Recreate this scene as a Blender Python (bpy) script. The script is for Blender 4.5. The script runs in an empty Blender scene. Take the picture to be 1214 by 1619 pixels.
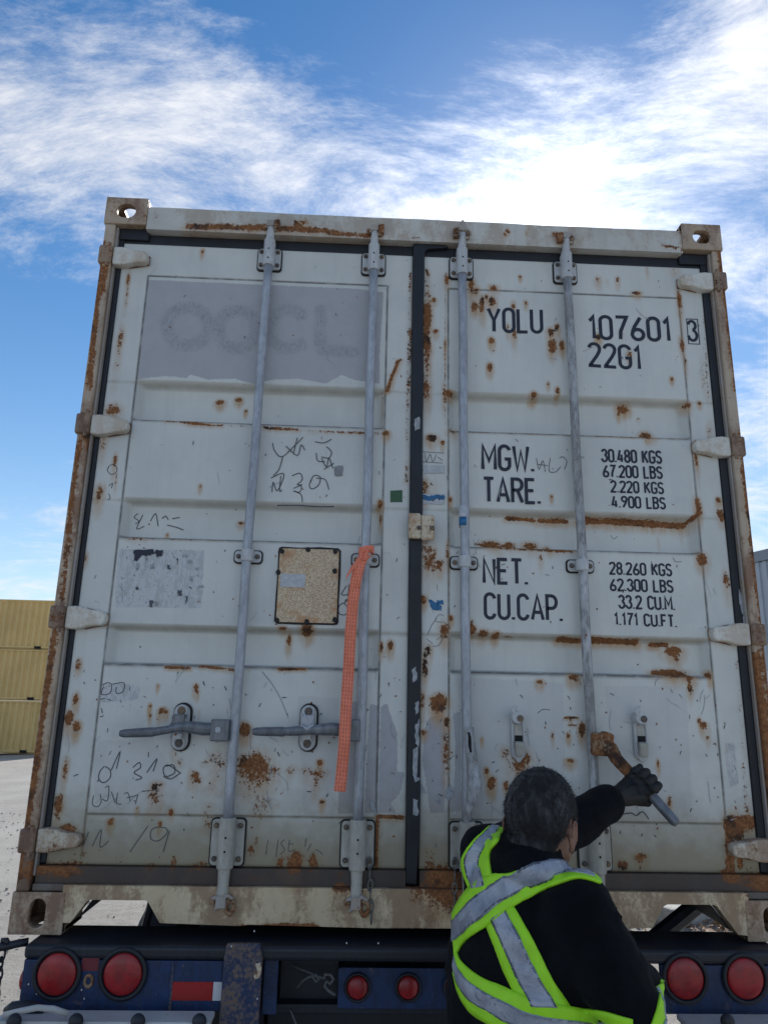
import bpy, bmesh, math, random
import numpy as np
from mathutils import Vector, Matrix, noise
from mathutils.bvhtree import BVHTree

random.seed(7); np.random.seed(7)
S = bpy.context.scene
COL = S.collection
CB = 1.25                      # height of the container's bottom castings above the yard
FPX, W, H = 1154.5, 1214.0, 1619.0

# ------------------------------------------------------------------ camera
YAW, PITCH, ROLL = 0.0375857685, 0.254927719, 0.0215459297
CAM = Vector((1.01477981, -2.49279286, CB + 0.701896827))
cy, sy, cp, sp = math.cos(YAW), math.sin(YAW), math.cos(PITCH), math.sin(PITCH)
fw = Vector((sy*cp, cy*cp, sp)); rt0 = Vector((cy, -sy, 0)); up0 = rt0.cross(fw)
rt = math.cos(ROLL)*rt0 + math.sin(ROLL)*up0
up = -math.sin(ROLL)*rt0 + math.cos(ROLL)*up0
cam_d = bpy.data.cameras.new('camera'); cam = bpy.data.objects.new('camera', cam_d); COL.objects.link(cam)
m = Matrix((rt, up, -fw)).transposed().to_4x4(); m.translation = CAM; cam.matrix_world = m
cam_d.sensor_fit = 'HORIZONTAL'; cam_d.sensor_width = 36; cam_d.lens = 36*FPX/W
cam_d.clip_start = 0.05; cam_d.clip_end = 3000
S.camera = cam

def ray(px, py):
    return (rt*((px-W/2)/FPX) - up*((py-H/2)/FPX) + fw)
def P(px, py, Y=0.0):          # where the sight line through a photo pixel meets the upright plane at depth Y
    d = ray(px, py); t = (Y-CAM.y)/d.y
    return CAM + d*t

# ------------------------------------------------------------------ sky, sun, exposure
SUN = ray(868, 372).normalized()
SUN_EL, SUN_AZ = math.asin(SUN.z), math.atan2(SUN.x, SUN.y)
EXPOSURE = 0.58
world = bpy.data.worlds.new('World'); S.world = world; world.use_nodes = True
nt = world.node_tree; N = nt.nodes; L = nt.links; N.clear()
def wn(t, **k):
    n = N.new(t)
    for a, b in k.items(): setattr(n, a, b)
    return n
def wmath(op, a, b=None, c=None):
    n = N.new('ShaderNodeMath'); n.operation = op
    for i, v in enumerate((a, b, c)):
        if v is None: continue
        if isinstance(v, (int, float)): n.inputs[i].default_value = v
        else: L.new(v, n.inputs[i])
    return n.outputs[0]
def wvm(op, a, b=None):
    n = N.new('ShaderNodeVectorMath'); n.operation = op
    for i, v in enumerate((a, b)):
        if v is None: continue
        if isinstance(v, (tuple, list, Vector)): n.inputs[i].default_value = v
        else: L.new(v, n.inputs[i])
    return n
sky = wn('ShaderNodeTexSky'); sky.sky_type = 'NISHITA'; sky.sun_disc = False
sky.sun_elevation = SUN_EL; sky.sun_rotation = SUN_AZ
sky.altitude = 0; sky.air_density = 1.1; sky.dust_density = 0.12; sky.ozone_density = 3.0
tc = wn('ShaderNodeTexCoord')
dirn = wvm('NORMALIZE', tc.outputs['Generated']).outputs[0]
sep = wn('ShaderNodeSeparateXYZ'); L.new(dirn, sep.inputs[0])
zc = wmath('MAXIMUM', sep.outputs[2], 0.0)
den = wmath('ADD', zc, 0.16)
cu = wmath('DIVIDE', sep.outputs[0], den); cv = wmath('DIVIDE', sep.outputs[1], den)
cmb = wn('ShaderNodeCombineXYZ'); L.new(cu, cmb.inputs[0]); L.new(cv, cmb.inputs[1])
def wnoise(vec, scale, detail=8, rough=.6, dist=0, rot=0, stretch=(1,1,1), loc=(0,0,0)):
    mp = wn('ShaderNodeMapping'); mp.inputs['Location'].default_value = loc
    mp.inputs['Rotation'].default_value = (0,0,rot); mp.inputs['Scale'].default_value = stretch
    L.new(vec, mp.inputs[0])
    n = wn('ShaderNodeTexNoise'); n.inputs['Scale'].default_value = scale; n.inputs['Detail'].default_value = detail
    n.inputs['Roughness'].default_value = rough; n.inputs['Distortion'].default_value = dist
    L.new(mp.outputs[0], n.inputs['Vector']); return n
warp = wnoise(cmb.outputs[0], 1.1, 2, .5, loc=(3.1,1.7,0))
wv = wvm('MULTIPLY', wvm('SUBTRACT', warp.outputs['Color'], (.5,.5,.5)).outputs[0], (.62,.62,.62)).outputs[0]
cw = wvm('ADD', cmb.outputs[0], wv).outputs[0]
n1 = wnoise(cw, 2.3, 14, .66, .05, rot=math.radians(-14), stretch=(.8,1.6,1), loc=(.6,2.3,0))
n2 = wnoise(cw, 10.0, 12, .78, .1, rot=math.radians(34), stretch=(.8,1.5,1), loc=(5,1,0))
n3 = wnoise(cmb.outputs[0], .8, 3, .5, loc=(9.2,4.2,0))
dens = wmath('ADD', wmath('MULTIPLY', n1.outputs[0], .62), wmath('MULTIPLY', n2.outputs[0], .38))
dens = wmath('ADD', dens, wmath('MULTIPLY', n3.outputs[0], .22))
dens = wmath('ADD', dens, .004)  # cloud cover raised over the whole sky, unseen part too, to brighten the doors
# where the cloud banks lie and where the sky is clear (directions of the real sky)
def lobe(px, py, width_deg, amp):
    d = ray(px, py).normalized(); k = 1/(1-math.cos(math.radians(width_deg)))
    dot = wvm('DOT_PRODUCT', dirn, tuple(d)).outputs['Value']
    e = wmath('POWER', math.e, wmath('MULTIPLY', wmath('SUBTRACT', dot, 1.0), k))
    return wmath('MULTIPLY', e, amp)
for a in [(120,170,10,.07),(420,190,9,.09),(700,235,9,.09),(1020,270,9,.07),(1230,420,8,.05),(1230,720,9,.06),
          (60,350,6,.05),(120,500,3,.06),(850,120,5,.07),(1190,90,5,.06),
          (560,20,9,-.20),(760,-30,9,-.17),(40,600,8,-.24),(70,470,5,-.10),(960,40,5,-.12),(1160,560,3.2,-.16),(20,-40,6,-.09),
          (40,860,7,.05)]:
    dens = wmath('ADD', dens, lobe(*a))
ramp = wn('ShaderNodeMapRange'); ramp.interpolation_type = 'SMOOTHSTEP'
L.new(dens, ramp.inputs[0]); ramp.inputs[1].default_value = .53; ramp.inputs[2].default_value = .84
cover = wmath('MULTIPLY', ramp.outputs[0], .95)
# thin cloud scatters strongly towards the sun
sd = wvm('DOT_PRODUCT', dirn, tuple(SUN)).outputs['Value']
def glow(width_deg, amp):
    k = 1/(1-math.cos(math.radians(width_deg)))
    return wmath('MULTIPLY', wmath('POWER', math.e, wmath('MULTIPLY', wmath('SUBTRACT', sd, 1.0), k)), amp)
cb = wmath('ADD', wmath('ADD', 7.8, glow(24, 2.4)), glow(10, 7))
ccol = wn('ShaderNodeCombineXYZ')
L.new(cb, ccol.inputs[0]); L.new(wmath('MULTIPLY', cb, 1.005), ccol.inputs[1]); L.new(wmath('MULTIPLY', cb, 1.03), ccol.inputs[2])
mixc = wn('ShaderNodeMix'); mixc.data_type = 'RGBA'
hs = wn('ShaderNodeHueSaturation'); hs.inputs['Saturation'].default_value = 1.30; hs.inputs['Value'].default_value = 1.02
L.new(sky.outputs[0], hs.inputs['Color']); hz = wn('ShaderNodeMix'); hz.data_type = 'RGBA'; hz.inputs[7].default_value = (7.0, 8.2, 9.6, 1)
L.new(wmath('MULTIPLY', wmath('POWER', math.e, wmath('MULTIPLY', zc, -6.0)), .9), hz.inputs[0]); L.new(hs.outputs[0], hz.inputs[6])
L.new(cover, mixc.inputs[0]); L.new(hz.outputs[2], mixc.inputs[6]); L.new(ccol.outputs[0], mixc.inputs[7])
# aureole of the veiled sun
aur = wmath('ADD', glow(3.6, 9.0), glow(9, 1.6))
ac = wn('ShaderNodeCombineXYZ'); L.new(aur, ac.inputs[0]); L.new(aur, ac.inputs[1]); L.new(aur, ac.inputs[2])
addc = wvm('ADD', mixc.outputs[2], ac.outputs[0])
bg = wn('ShaderNodeBackground'); bg.inputs['Strength'].default_value = 0.08
L.new(addc.outputs[0], bg.inputs[0])
wo = wn('ShaderNodeOutputWorld'); L.new(bg.outputs[0], wo.inputs[0])

sun_d = bpy.data.lights.new('sun', 'SUN'); sun_d.energy = 3.6; sun_d.angle = math.radians(.6); sun_d.color = (1, .96, .89)
sun_o = bpy.data.objects.new('sun', sun_d); COL.objects.link(sun_o)
sun_o.rotation_euler = SUN.to_track_quat('Z', 'Y').to_euler(); sun_o.location = (5, 10, 12)
vs = S.view_settings; vs.view_transform = 'Standard'; vs.look = 'None'; vs.gamma = 1; vs.exposure = EXPOSURE; vs.use_curve_mapping = False

# ------------------------------------------------------------------ materials
class NB:
    def __init__(s, name):
        s.m = bpy.data.materials.new(name); s.m.use_nodes = True
        s.t = s.m.node_tree; s.t.nodes.clear()
        s.b = s.n('ShaderNodeBsdfPrincipled'); s.o = s.n('ShaderNodeOutputMaterial')
        s.l(s.b.outputs[0], s.o.inputs[0])
        s.pos = s.n('ShaderNodeNewGeometry').outputs['Position']
    def n(s, t): return s.t.nodes.new(t)
    def l(s, a, b): s.t.links.new(a, b)
    def put(s, sock, v):
        if isinstance(v, (int, float)): sock.default_value = v
        elif isinstance(v, tuple): sock.default_value = v if len(v) == 4 or sock.type == 'VECTOR' else (*v, 1)
        else: s.l(v, sock)
    def math(s, op, a, b=0.0, c=None, clamp=False):
        n = s.n('ShaderNodeMath'); n.operation = op; n.use_clamp = clamp
        s.put(n.inputs[0], a); s.put(n.inputs[1], b)
        if c is not None: s.put(n.inputs[2], c)
        return n.outputs[0]
    def noise(s, scale, detail=5, rough=.6, stretch=(1,1,1), dist=0, off=(0,0,0), vec=None):
        mp = s.n('ShaderNodeMapping'); mp.inputs['Scale'].default_value = stretch; mp.inputs['Location'].default_value = off
        s.l(vec or s.pos, mp.inputs[0])
        n = s.n('ShaderNodeTexNoise'); n.inputs['Scale'].default_value = scale; n.inputs['Detail'].default_value = detail
        n.inputs['Roughness'].default_value = rough; n.inputs['Distortion'].default_value = dist
        s.l(mp.outputs[0], n.inputs['Vector']); return n.outputs['Fac']
    def step(s, v, a, b, lo=0., hi=1.):
        n = s.n('ShaderNodeMapRange'); n.interpolation_type = 'SMOOTHSTEP'
        s.put(n.inputs[0], v); s.put(n.inputs[1], a); s.put(n.inputs[2], b); s.put(n.inputs[3], lo); s.put(n.inputs[4], hi)
        return n.outputs[0]
    def mix(s, f, a, b):
        n = s.n('ShaderNodeMix'); n.data_type = 'RGBA'
        s.put(n.inputs[0], f); s.put(n.inputs[6], a); s.put(n.inputs[7], b); return n.outputs[2]
    def attr(s, name):
        n = s.n('ShaderNodeAttribute'); n.attribute_name = name; return n.outputs['Fac']
    def done(s, col=None, rough=None, metal=None, bump=None, bs=.3, bd=.002):
        if col is not None: s.put(s.b.inputs['Base Color'], col)
        if rough is not None: s.put(s.b.inputs['Roughness'], rough)
        if metal is not None: s.put(s.b.inputs['Metallic'], metal)
        if bump is not None:
            n = s.n('ShaderNodeBump'); n.inputs['Strength'].default_value = bs; n.inputs['Distance'].default_value = bd
            s.l(bump, n.inputs['Height']); s.l(n.outputs[0], s.b.inputs['Normal'])
        return s.m

RUST_A, RUST_B, RUST_D = (.34,.145,.050), (.17,.065,.026), (.045,.022,.014)
def rusty(name, base, base2=None, use_attr=True, rust0=0.0, rough=.5, metal=0.0, specks=.5, dirt=(.06,.05,.04), grime0=0.0, streak=.6, brown=None, mottle=0, patch=(.30,.305,.335), bump=.35):
    b = NB(name)
    base2 = base2 or tuple(c*.88 for c in base)
    nl = b.noise(3.0, 4, .6); nm = b.noise(16, 6, .65, off=(3,1,2)); nf = b.noise(95, 6, .74, off=(1,5,2)); nx = b.noise(240, 3, .7)
    ns = b.noise(42, 5, .65, stretch=(1,1,.07), off=(2,2,2))
    col = b.mix(b.step(nl, .35, .7), base, base2)
    col = b.mix(b.math('MULTIPLY', b.step(ns, .45, .8), .22), col, tuple(c*.8 for c in base2))
    col = b.mix(b.math('MULTIPLY', b.step(nx, .35, .75), .10), col, tuple(c*.6 for c in base2))
    if mottle: col = b.mix(b.math('MULTIPLY', b.step(b.noise(60, 6, .75, stretch=(1,1,.35), off=(3,8,1)), .40, .62), mottle), col, tuple(c*.55 for c in base2)); col = b.mix(b.math('MULTIPLY', b.step(b.noise(20, 5, .7, stretch=(1,1,.3), off=(9,8,1)), .5, .62), mottle*.6), col, tuple(min(c*1.35, .8) for c in base))
    if use_attr:
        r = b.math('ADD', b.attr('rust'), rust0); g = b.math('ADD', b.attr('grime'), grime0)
        pt = b.attr('patch')
        p2 = b.step(b.math('ADD', b.attr('patch2'), b.math('MULTIPLY', b.math('SUBTRACT', nf, .5), .5)), .45, .56)
        col = b.mix(b.math('MULTIPLY', p2, .35), col, (.46,.47,.49))
        pe = b.math('ADD', pt, b.math('MULTIPLY', b.math('SUBTRACT', nf, .5), .50))
        pm = b.step(pe, .47, .52)
        pcol = b.mix(b.step(nm, .35, .7), patch, tuple(c*.93 for c in patch))
        col = b.mix(b.math('MULTIPLY', pm, .93), col, pcol)
        pale = b.attr('pale')
        pw = b.step(b.math('ADD', pale, b.math('MULTIPLY', b.math('SUBTRACT', nf, .5), .5)), .46, .54)
        nscr = b.noise(60, 5, .75, stretch=(1,1,.5), off=(7,7,1))
        pc = b.mix(b.step(nscr, .44, .54), (.42,.43,.44), (.56,.57,.59))
        pc = b.mix(b.step(nscr, .60, .66), pc, (.10,.10,.12))
        col = b.mix(b.math('MULTIPLY', pw, .8), col, pc)
        gh = b.attr('ghost')
        gn = b.noise(55, 7, .82, stretch=(1,1,.6), dist=2.5)
        gm = b.math('MULTIPLY', b.step(gh, .05, .8), b.step(gn, .44, .62, .10, .5))
        col = b.mix(gm, col, (.14,.145,.17))
        sm = b.attr('seam')
        col = b.mix(b.math('MULTIPLY', sm, b.step(nm, .3, .6, .5, 1.)), col, (.085,.08,.075))
    else:
        r = None; g = grime0
    # light staining that bleeds round the rust, run down in streaks
    if r is not None:
        st = b.step(b.math('ADD', b.attr('stain'), b.math('MULTIPLY', b.math('SUBTRACT', nm, .5), .55)), .26, .85)
        st = b.math('MULTIPLY', st, b.step(ns, .25, .65, 1-streak, 1.))
        col = b.mix(b.math('MULTIPLY', st, .85), col, (.47,.27,.11))
        rr = b.math('ADD', b.math('MULTIPLY', r, .88), b.math('ADD', b.math('MULTIPLY', b.math('SUBTRACT', nf, .5), 1.15), b.math('MULTIPLY', b.math('SUBTRACT', nm, .5), .75)))
    else:
        rr = b.math('ADD', rust0, b.math('ADD', b.math('MULTIPLY', b.math('SUBTRACT', nf, .5), .85), b.math('MULTIPLY', b.math('SUBTRACT', nm, .5), .7)))
        st = b.step(rr, .25, .55)
        col = b.mix(b.math('MULTIPLY', st, .6), col, (.40,.27,.14))
    if brown:
        bn = b.noise(7, 6, .68, stretch=(1,1,.45), off=(6,3,9))
        col = b.mix(b.math('MULTIPLY', b.step(b.math('ADD', bn, b.math('MULTIPLY', b.math('SUBTRACT', nf, .5), .3)), .44, .58), brown[1]), col, brown[0])
    # grime: dull film rubbed unevenly over the metal, plus shade painted on the trough slopes
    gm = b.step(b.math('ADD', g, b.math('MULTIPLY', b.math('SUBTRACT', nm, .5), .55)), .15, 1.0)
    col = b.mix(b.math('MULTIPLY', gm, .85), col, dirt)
    rm = b.step(rr, .46, .56)
    if specks:
        sp_ = b.step(b.noise(46, 2, .5, off=(4,9,3)), .755-.02*specks, .775-.02*specks)
        rm = b.math('MAXIMUM', rm, sp_)
    rc = b.mix(b.step(nf, .35, .65), RUST_A, RUST_B); rc = b.mix(b.step(nx, .5, .75), rc, RUST_D)
    rc = b.mix(b.step(b.noise(9, 3, .6, off=(8,8,8)), .52, .68), rc, RUST_D)
    col = b.mix(rm, col, rc)
    rg = b.math('ADD', b.math('MULTIPLY', rm, .9-rough), b.math('ADD', rough, b.math('MULTIPLY', b.math('SUBTRACT', nm, .5), .25)))
    h = b.math('ADD', b.math('MULTIPLY', rm, b.math('SUBTRACT', nx, .2)), b.math('MULTIPLY', nf, .12))
    if metal: b.put(b.b.inputs['Metallic'], b.math('MULTIPLY', b.math('SUBTRACT', 1.0, rm), metal))
    return b.done(col, rg, bump=h, bs=bump, bd=.004)

PAINT = (.67,.68,.645); PAINT2 = (.58,.595,.57)
M = {}
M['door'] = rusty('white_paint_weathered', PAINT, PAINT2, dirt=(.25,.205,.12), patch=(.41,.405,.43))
M['sill'] = rusty('cream_paint_dirty', (.74,.62,.42), (.60,.48,.31), rust0=.12, grime0=-.75, dirt=(.12,.08,.05), brown=((.26,.15,.085),.75))
M['post'] = rusty('post_paint_rusty', (.52,.43,.33), (.36,.28,.21), rust0=.26, grime0=-.4, brown=((.22,.11,.06),.85))
M['header'] = rusty('header_paint', (.62,.61,.56), (.50,.49,.44), rust0=.12, brown=((.33,.23,.15),.5))
M['casting'] = rusty('casting_metal', (.50,.40,.31), (.34,.26,.19), use_attr=False, rust0=.36, grime0=.1, brown=((.19,.10,.06),.8))
M['lug'] = rusty('rusted_lug', (.30,.21,.16), use_attr=False, rust0=.42, grime0=.3, brown=((.12,.055,.035),.8), dirt=(.05,.03,.022))
M['hinge'] = rusty('hinge_paint', (.70,.69,.63), use_attr=False, rust0=.27, brown=((.42,.30,.19),.45))
M['hinge_dirty'] = rusty('hinge_paint_dirty', (.62,.57,.47), use_attr=False, rust0=.36, grime0=.15, brown=((.26,.14,.08),.7))
M['bar'] = rusty('galvanised_bar', (.43,.455,.50), (.36,.38,.42), use_attr=False, mottle=.5, rust0=.02, rough=.42, metal=.25, specks=0)
M['bar_peel'] = rusty('peeling_bar', (.46,.475,.50), (.30,.30,.30), use_attr=False, mottle=.8, rust0=.20, rough=.5, metal=.1, specks=.4)
M['bracket'] = rusty('bracket_paint', (.56,.575,.585), (.47,.48,.49), use_attr=False, mottle=.3, rust0=.12)
M['bracket_dirty'] = rusty('bracket_paint_dirty', (.46,.45,.40), (.37,.36,.32), use_attr=False, mottle=.35, rust0=.16, grime0=.25)
M['bolt'] = rusty('dark_bolt', (.07,.06,.06), use_attr=False, rust0=.34)
M['cam'] = rusty('cam_metal', (.40,.38,.36), (.30,.27,.25), use_attr=False, rust0=.33, grime0=.1)
M['keeper'] = rusty('keeper_rust', (.22,.13,.09), use_attr=False, rust0=.52)
M['handle_rust'] = rusty('handle_rusted', (.22,.14,.10), use_attr=False, rust0=.58, bump=.6)
M['handle'] = rusty('handle_steel', (.21,.225,.25), (.15,.16,.175), use_attr=False, mottle=.5, rust0=.05, rough=.4, metal=.45, specks=0, bump=.6)
M['rail_dirty'] = rusty('bottom_gasket_dirt', (.17,.16,.145), (.11,.10,.09), rust0=.0, grime0=.1, dirt=(.045,.032,.03), brown=((.10,.06,.04),.6))
M['blue'] = rusty('blue_chassis_paint', (.006,.036,.135), (.008,.024,.075), use_attr=False, mottle=.6, rust0=.17, grime0=.26, dirt=(.009,.010,.013), specks=0)
M['blue_rust'] = rusty('blue_chassis_paint_rusted', (.008,.034,.12), (.006,.020,.065), use_attr=False, rust0=.36, grime0=.42, dirt=(.014,.014,.017))
M['black_steel'] = rusty('black_chassis_steel', (.012,.018,.032), (.010,.012,.019), use_attr=False, mottle=.5, rust0=.10, grime0=.3, dirt=(.012,.012,.012), specks=0)
M['bumper_white'] = rusty('bumper_white_paint', (.55,.56,.57), (.38,.38,.38), use_attr=False, rust0=.12, grime0=.18)
M['cover'] = rusty('cover_plate', (.70,.64,.52), (.60,.53,.40), use_attr=False, rust0=.40, brown=((.35,.18,.08),.7))

def simple(name, col, rough=.6, metal=0., var=.15, scale=20, bump=.15, spec=None, emis=None, sheen=0, bd=.002):
    b = NB(name); n = b.noise(scale, 5, .65)
    c = b.mix(b.step(n, .3, .7), col, tuple(v*(1-var) for v in col))
    if spec is not None: b.b.inputs['Specular IOR Level'].default_value = spec
    if sheen: b.b.inputs['Sheen Weight'].default_value = sheen; b.b.inputs['Sheen Roughness'].default_value = .5
    return b.done(c, rough, metal, bump=b.noise(scale*6, 4, .7), bs=bump, bd=bd)
M['rubber'] = simple('black_rubber', (.012,.015,.024), .55, var=.5, scale=9)
M['gasket'] = M['rubber']
M['seal'] = simple('sealant_black', (.015,.014,.014), .7)
M['tape_torn'] = simple('torn_silver_tape', (.42,.44,.47), .6, var=.4, scale=60)
M['tape_grey'] = simple('grey_tape', (.27,.27,.285), .6, var=.25, scale=14)
M['green'] = simple('green_sticker', (.045,.12,.06), .6, var=.2, scale=80)
M['blue_print'] = simple('blue_print', (.02,.16,.36), .5, var=.4, scale=60)
M['paper'] = simple('white_paper', (.56,.58,.61), .7, var=.25, scale=70)
M['paper_print'] = simple('grey_print', (.09,.10,.12), .7)
M['pen'] = simple('pen_marks', (.06,.065,.08), .7)
M['black_hole'] = simple('hole_dark', (.008,.008,.009), .9)
M['yard_steel'] = simple('dark_steel', (.02,.02,.024), .6)
M['tyre'] = simple('tyre_rubber', (.018,.018,.019), .85)
M['skin'] = simple('skin', (.27,.135,.085), .5, var=.25, scale=25, bump=.15)
M['glove'] = simple('black_glove', (.0045,.005,.007), .55, var=.5, scale=40, bump=.7)
M['jacket'] = simple('black_fleece', (.0055,.0065,.0095), .9, var=.5, scale=14, bump=.8, spec=.12, sheen=.03)
M['trousers'] = simple('dark_trousers', (.015,.018,.03), .9)
M['lime'] = simple('lime_tape', (.42,.90,.02), .6, var=.12, scale=30, bump=.3)
M['lens'] = NB('red_lens')
_b = M['lens']; _b.b.inputs['Coat Weight'].default_value = .25
M['lens'] = _b.done(_b.mix(_b.step(_b.noise(30, 4), .3, .7), (.36,.010,.014), (.22,.010,.012)), _b.step(_b.noise(22, 5, .7), .3, .7, .25, .6), bump=_b.noise(260, 2), bs=.35)
M['red_tape'] = simple('red_reflector', (.36,.012,.012), .4, var=.15)
M['white_tape'] = simple('white_reflector', (.62,.64,.67), .4, var=.1)
M['rope'] = simple('grey_rope', (.16,.17,.18), .9, var=.4, scale=120)
M['chain'] = simple('chain_steel', (.20,.20,.19), .5, .5, var=.5, scale=60)

# lettering: navy paint, worn through in places
b = NB('letter_paint'); f = b.noise(90, 6, .75); g = b.noise(11, 3, .6, off=(2,2,2))
w_ = b.math('ADD', f, b.math('MULTIPLY', g, .35))
M['letter'] = b.done(b.mix(b.step(w_, .88, .92), (.014,.018,.036), (.42,.43,.42)), .55)
# data plate
b = NB('data_plate'); f = b.noise(260, 3, .7, stretch=(1.4,1,1)); g = b.noise(14, 4, .6)
c = b.mix(b.step(f, .42, .58), (.76,.62,.44), (.40,.28,.17)); c = b.mix(b.step(g, .48, .66), c, (.50,.27,.13)); c = b.mix(b.step(b.noise(40, 5, .7), .62, .7), c, (.20,.11,.06))
M['plate'] = b.done(c, .6, bump=f, bs=.3)
# silver tape with fine stitching creases
b = NB('silver_tape'); n_ = b.noise(14, 5, .7, dist=1.); q = b.noise(60, 5, .7)
c = b.mix(b.step(n_, .35, .68), (.40,.43,.50), (.25,.27,.33)); c = b.mix(b.step(q, .60, .72), c, (.14,.15,.18))
M['silver'] = b.done(c, .38, .25, bump=b.math('ADD', n_, b.math('MULTIPLY', q, .4)), bs=.5, bd=.006)
# orange webbing: dashed woven marks in rows
b = NB('orange_webbing'); sp3 = b.n('ShaderNodeSeparateXYZ'); uvn = b.n('ShaderNodeAttribute'); uvn.attribute_name = 'strip'
b.l(uvn.outputs['Vector'], sp3.inputs[0])
u, v = sp3.outputs[0], sp3.outputs[1]
fr = lambda x, k: b.math('FRACT', b.math('MULTIPLY', x, k))
d1 = b.math('LESS_THAN', b.math('ABSOLUTE', b.math('SUBTRACT', fr(u, 4.0), .5)), .13)
d2 = b.math('LESS_THAN', fr(v, 85.), .55)
dm = b.math('MULTIPLY', d1, d2)
nz = b.noise(30, 5, .7)
c = b.mix(b.step(nz, .3, .7), (.92,.27,.165), (.76,.20,.115)); c = b.mix(b.math('MULTIPLY', dm, .65), c, (.12,.05,.05))
c = b.mix(b.step(b.noise(8, 4, .7, off=(1,1,6)), .56, .7), c, (.42,.10,.06))
wv_ = b.math('SINE', b.math('MULTIPLY', v, 3200.))
M['strap'] = b.done(c, .8, bump=wv_, bs=.2, bd=.0008)
# hair
b = NB('grey_black_hair'); f = b.noise(26, 6, .72, stretch=(1,1,.45), dist=1.2); g = b.noise(10, 3, .6)
c = b.mix(b.step(b.math('ADD', f, b.math('MULTIPLY', g, .5)), .66, .95), (.012,.011,.012), (.080,.080,.088))
M['hair'] = b.done(c, .75, bump=b.noise(260, 4, .8), bs=.8, bd=.003)
# ground
b = NB('gravel_yard'); f = b.noise(9, 8, .75); g = b.noise(.35, 5, .6); k = b.noise(60, 4, .8)
c = b.mix(b.step(f, .35, .65), (.38,.355,.325), (.28,.26,.235)); c = b.mix(b.step(g, .42, .62), c, (.39,.37,.335)); c = b.mix(b.step(k, .56, .68), c, (.20,.185,.165))
c = b.mix(b.step(k, .30, .38, .6, 0.), c, (.50,.48,.45))
M['ground'] = b.done(c, .92, bump=b.math('ADD', b.math('MULTIPLY', f, .6), b.math('MULTIPLY', k, .4)), bs=.8, bd=.05)
M['yellow'] = None
b = NB('yellow_container_paint'); f = b.noise(.9, 5, .6); g = b.noise(4, 6, .7, stretch=(1,1,.12)); k = b.noise(12, 5, .7)
c = b.mix(b.step(f, .35, .7), (.72,.50,.20), (.62,.43,.165)); c = b.mix(b.math('MULTIPLY', b.step(g, .5, .75), .4), c, (.42,.32,.15)); c = b.mix(b.step(k, .70, .75), c, (.16,.08,.04))
M['yellow'] = b.done(c, .6)
M['siding'] = simple('grey_siding', (.36,.40,.45), .5, .1, var=.1, scale=2)
M['siding_trim'] = simple('siding_trim', (.22,.25,.29), .5)
M['white_wall'] = simple('white_wall', (.62,.64,.68), .8, scale=3)
M['concrete'] = simple('concrete_block', (.42,.41,.39), .9, var=.3, scale=12, bump=.6)
M['stones'] = simple('pebbles', (.50,.47,.43), .9, var=.5, scale=6)
b = NB('dead_leaves'); f = b.noise(14, 3, .6); c = b.mix(b.step(f, .4, .6), (.30,.19,.10), (.17,.09,.05)); M['leaf'] = b.done(c, .8)
M['grass'] = simple('yellow_green_weeds', (.17,.20,.05), .8, var=.4, scale=9)
M['roofing'] = simple('container_roof', (.45,.45,.43), .6)

# ------------------------------------------------------------------ mesh helpers
ORG = {}
def tag(o, label=None, cat=None, group=None, kind=None):
    for k, v in (('label', label), ('category', cat), ('group', group), ('kind', kind)):
        if v: o[k] = v
    return o
def empty(name, loc, label, cat, group=None):
    o = bpy.data.objects.new(name, None); COL.objects.link(o); o.location = loc; o.empty_display_size = .2
    ORG[o.name] = Vector(loc); return tag(o, label, cat, group)
def place(name, me, mat, parent=None, centre=True, smooth=False):
    n = len(me.vertices)
    co = np.empty(n*3, 'f'); me.vertices.foreach_get('co', co); co = co.reshape(-1, 3)
    c = (co.min(0)+co.max(0))/2 if centre else np.zeros(3)
    co -= c; me.vertices.foreach_set('co', co.astype('f').ravel()); me.update()
    if smooth: me.polygons.foreach_set('use_smooth', [True]*len(me.polygons))
    if mat is not None and not me.materials: me.materials.append(mat)
    o = bpy.data.objects.new(name, me); COL.objects.link(o)
    c = Vector([float(v) for v in c])
    if parent is not None: o.parent = parent; o.location = c-ORG[parent.name]
    else: o.location = c
    ORG[o.name] = c
    return o
def inst(name, src, pos, parent, rot=None):
    o = bpy.data.objects.new(name, src.data); COL.objects.link(o)
    for md in src.modifiers:
        if md.type == 'BEVEL':
            k = o.modifiers.new(md.name, 'BEVEL'); k.width = md.width; k.segments = md.segments; k.limit_method = md.limit_method
    o.parent = parent; o.location = Vector(pos)-ORG[parent.name]
    if rot is not None: o.rotation_euler = rot
    ORG[o.name] = Vector(pos); return o

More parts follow.
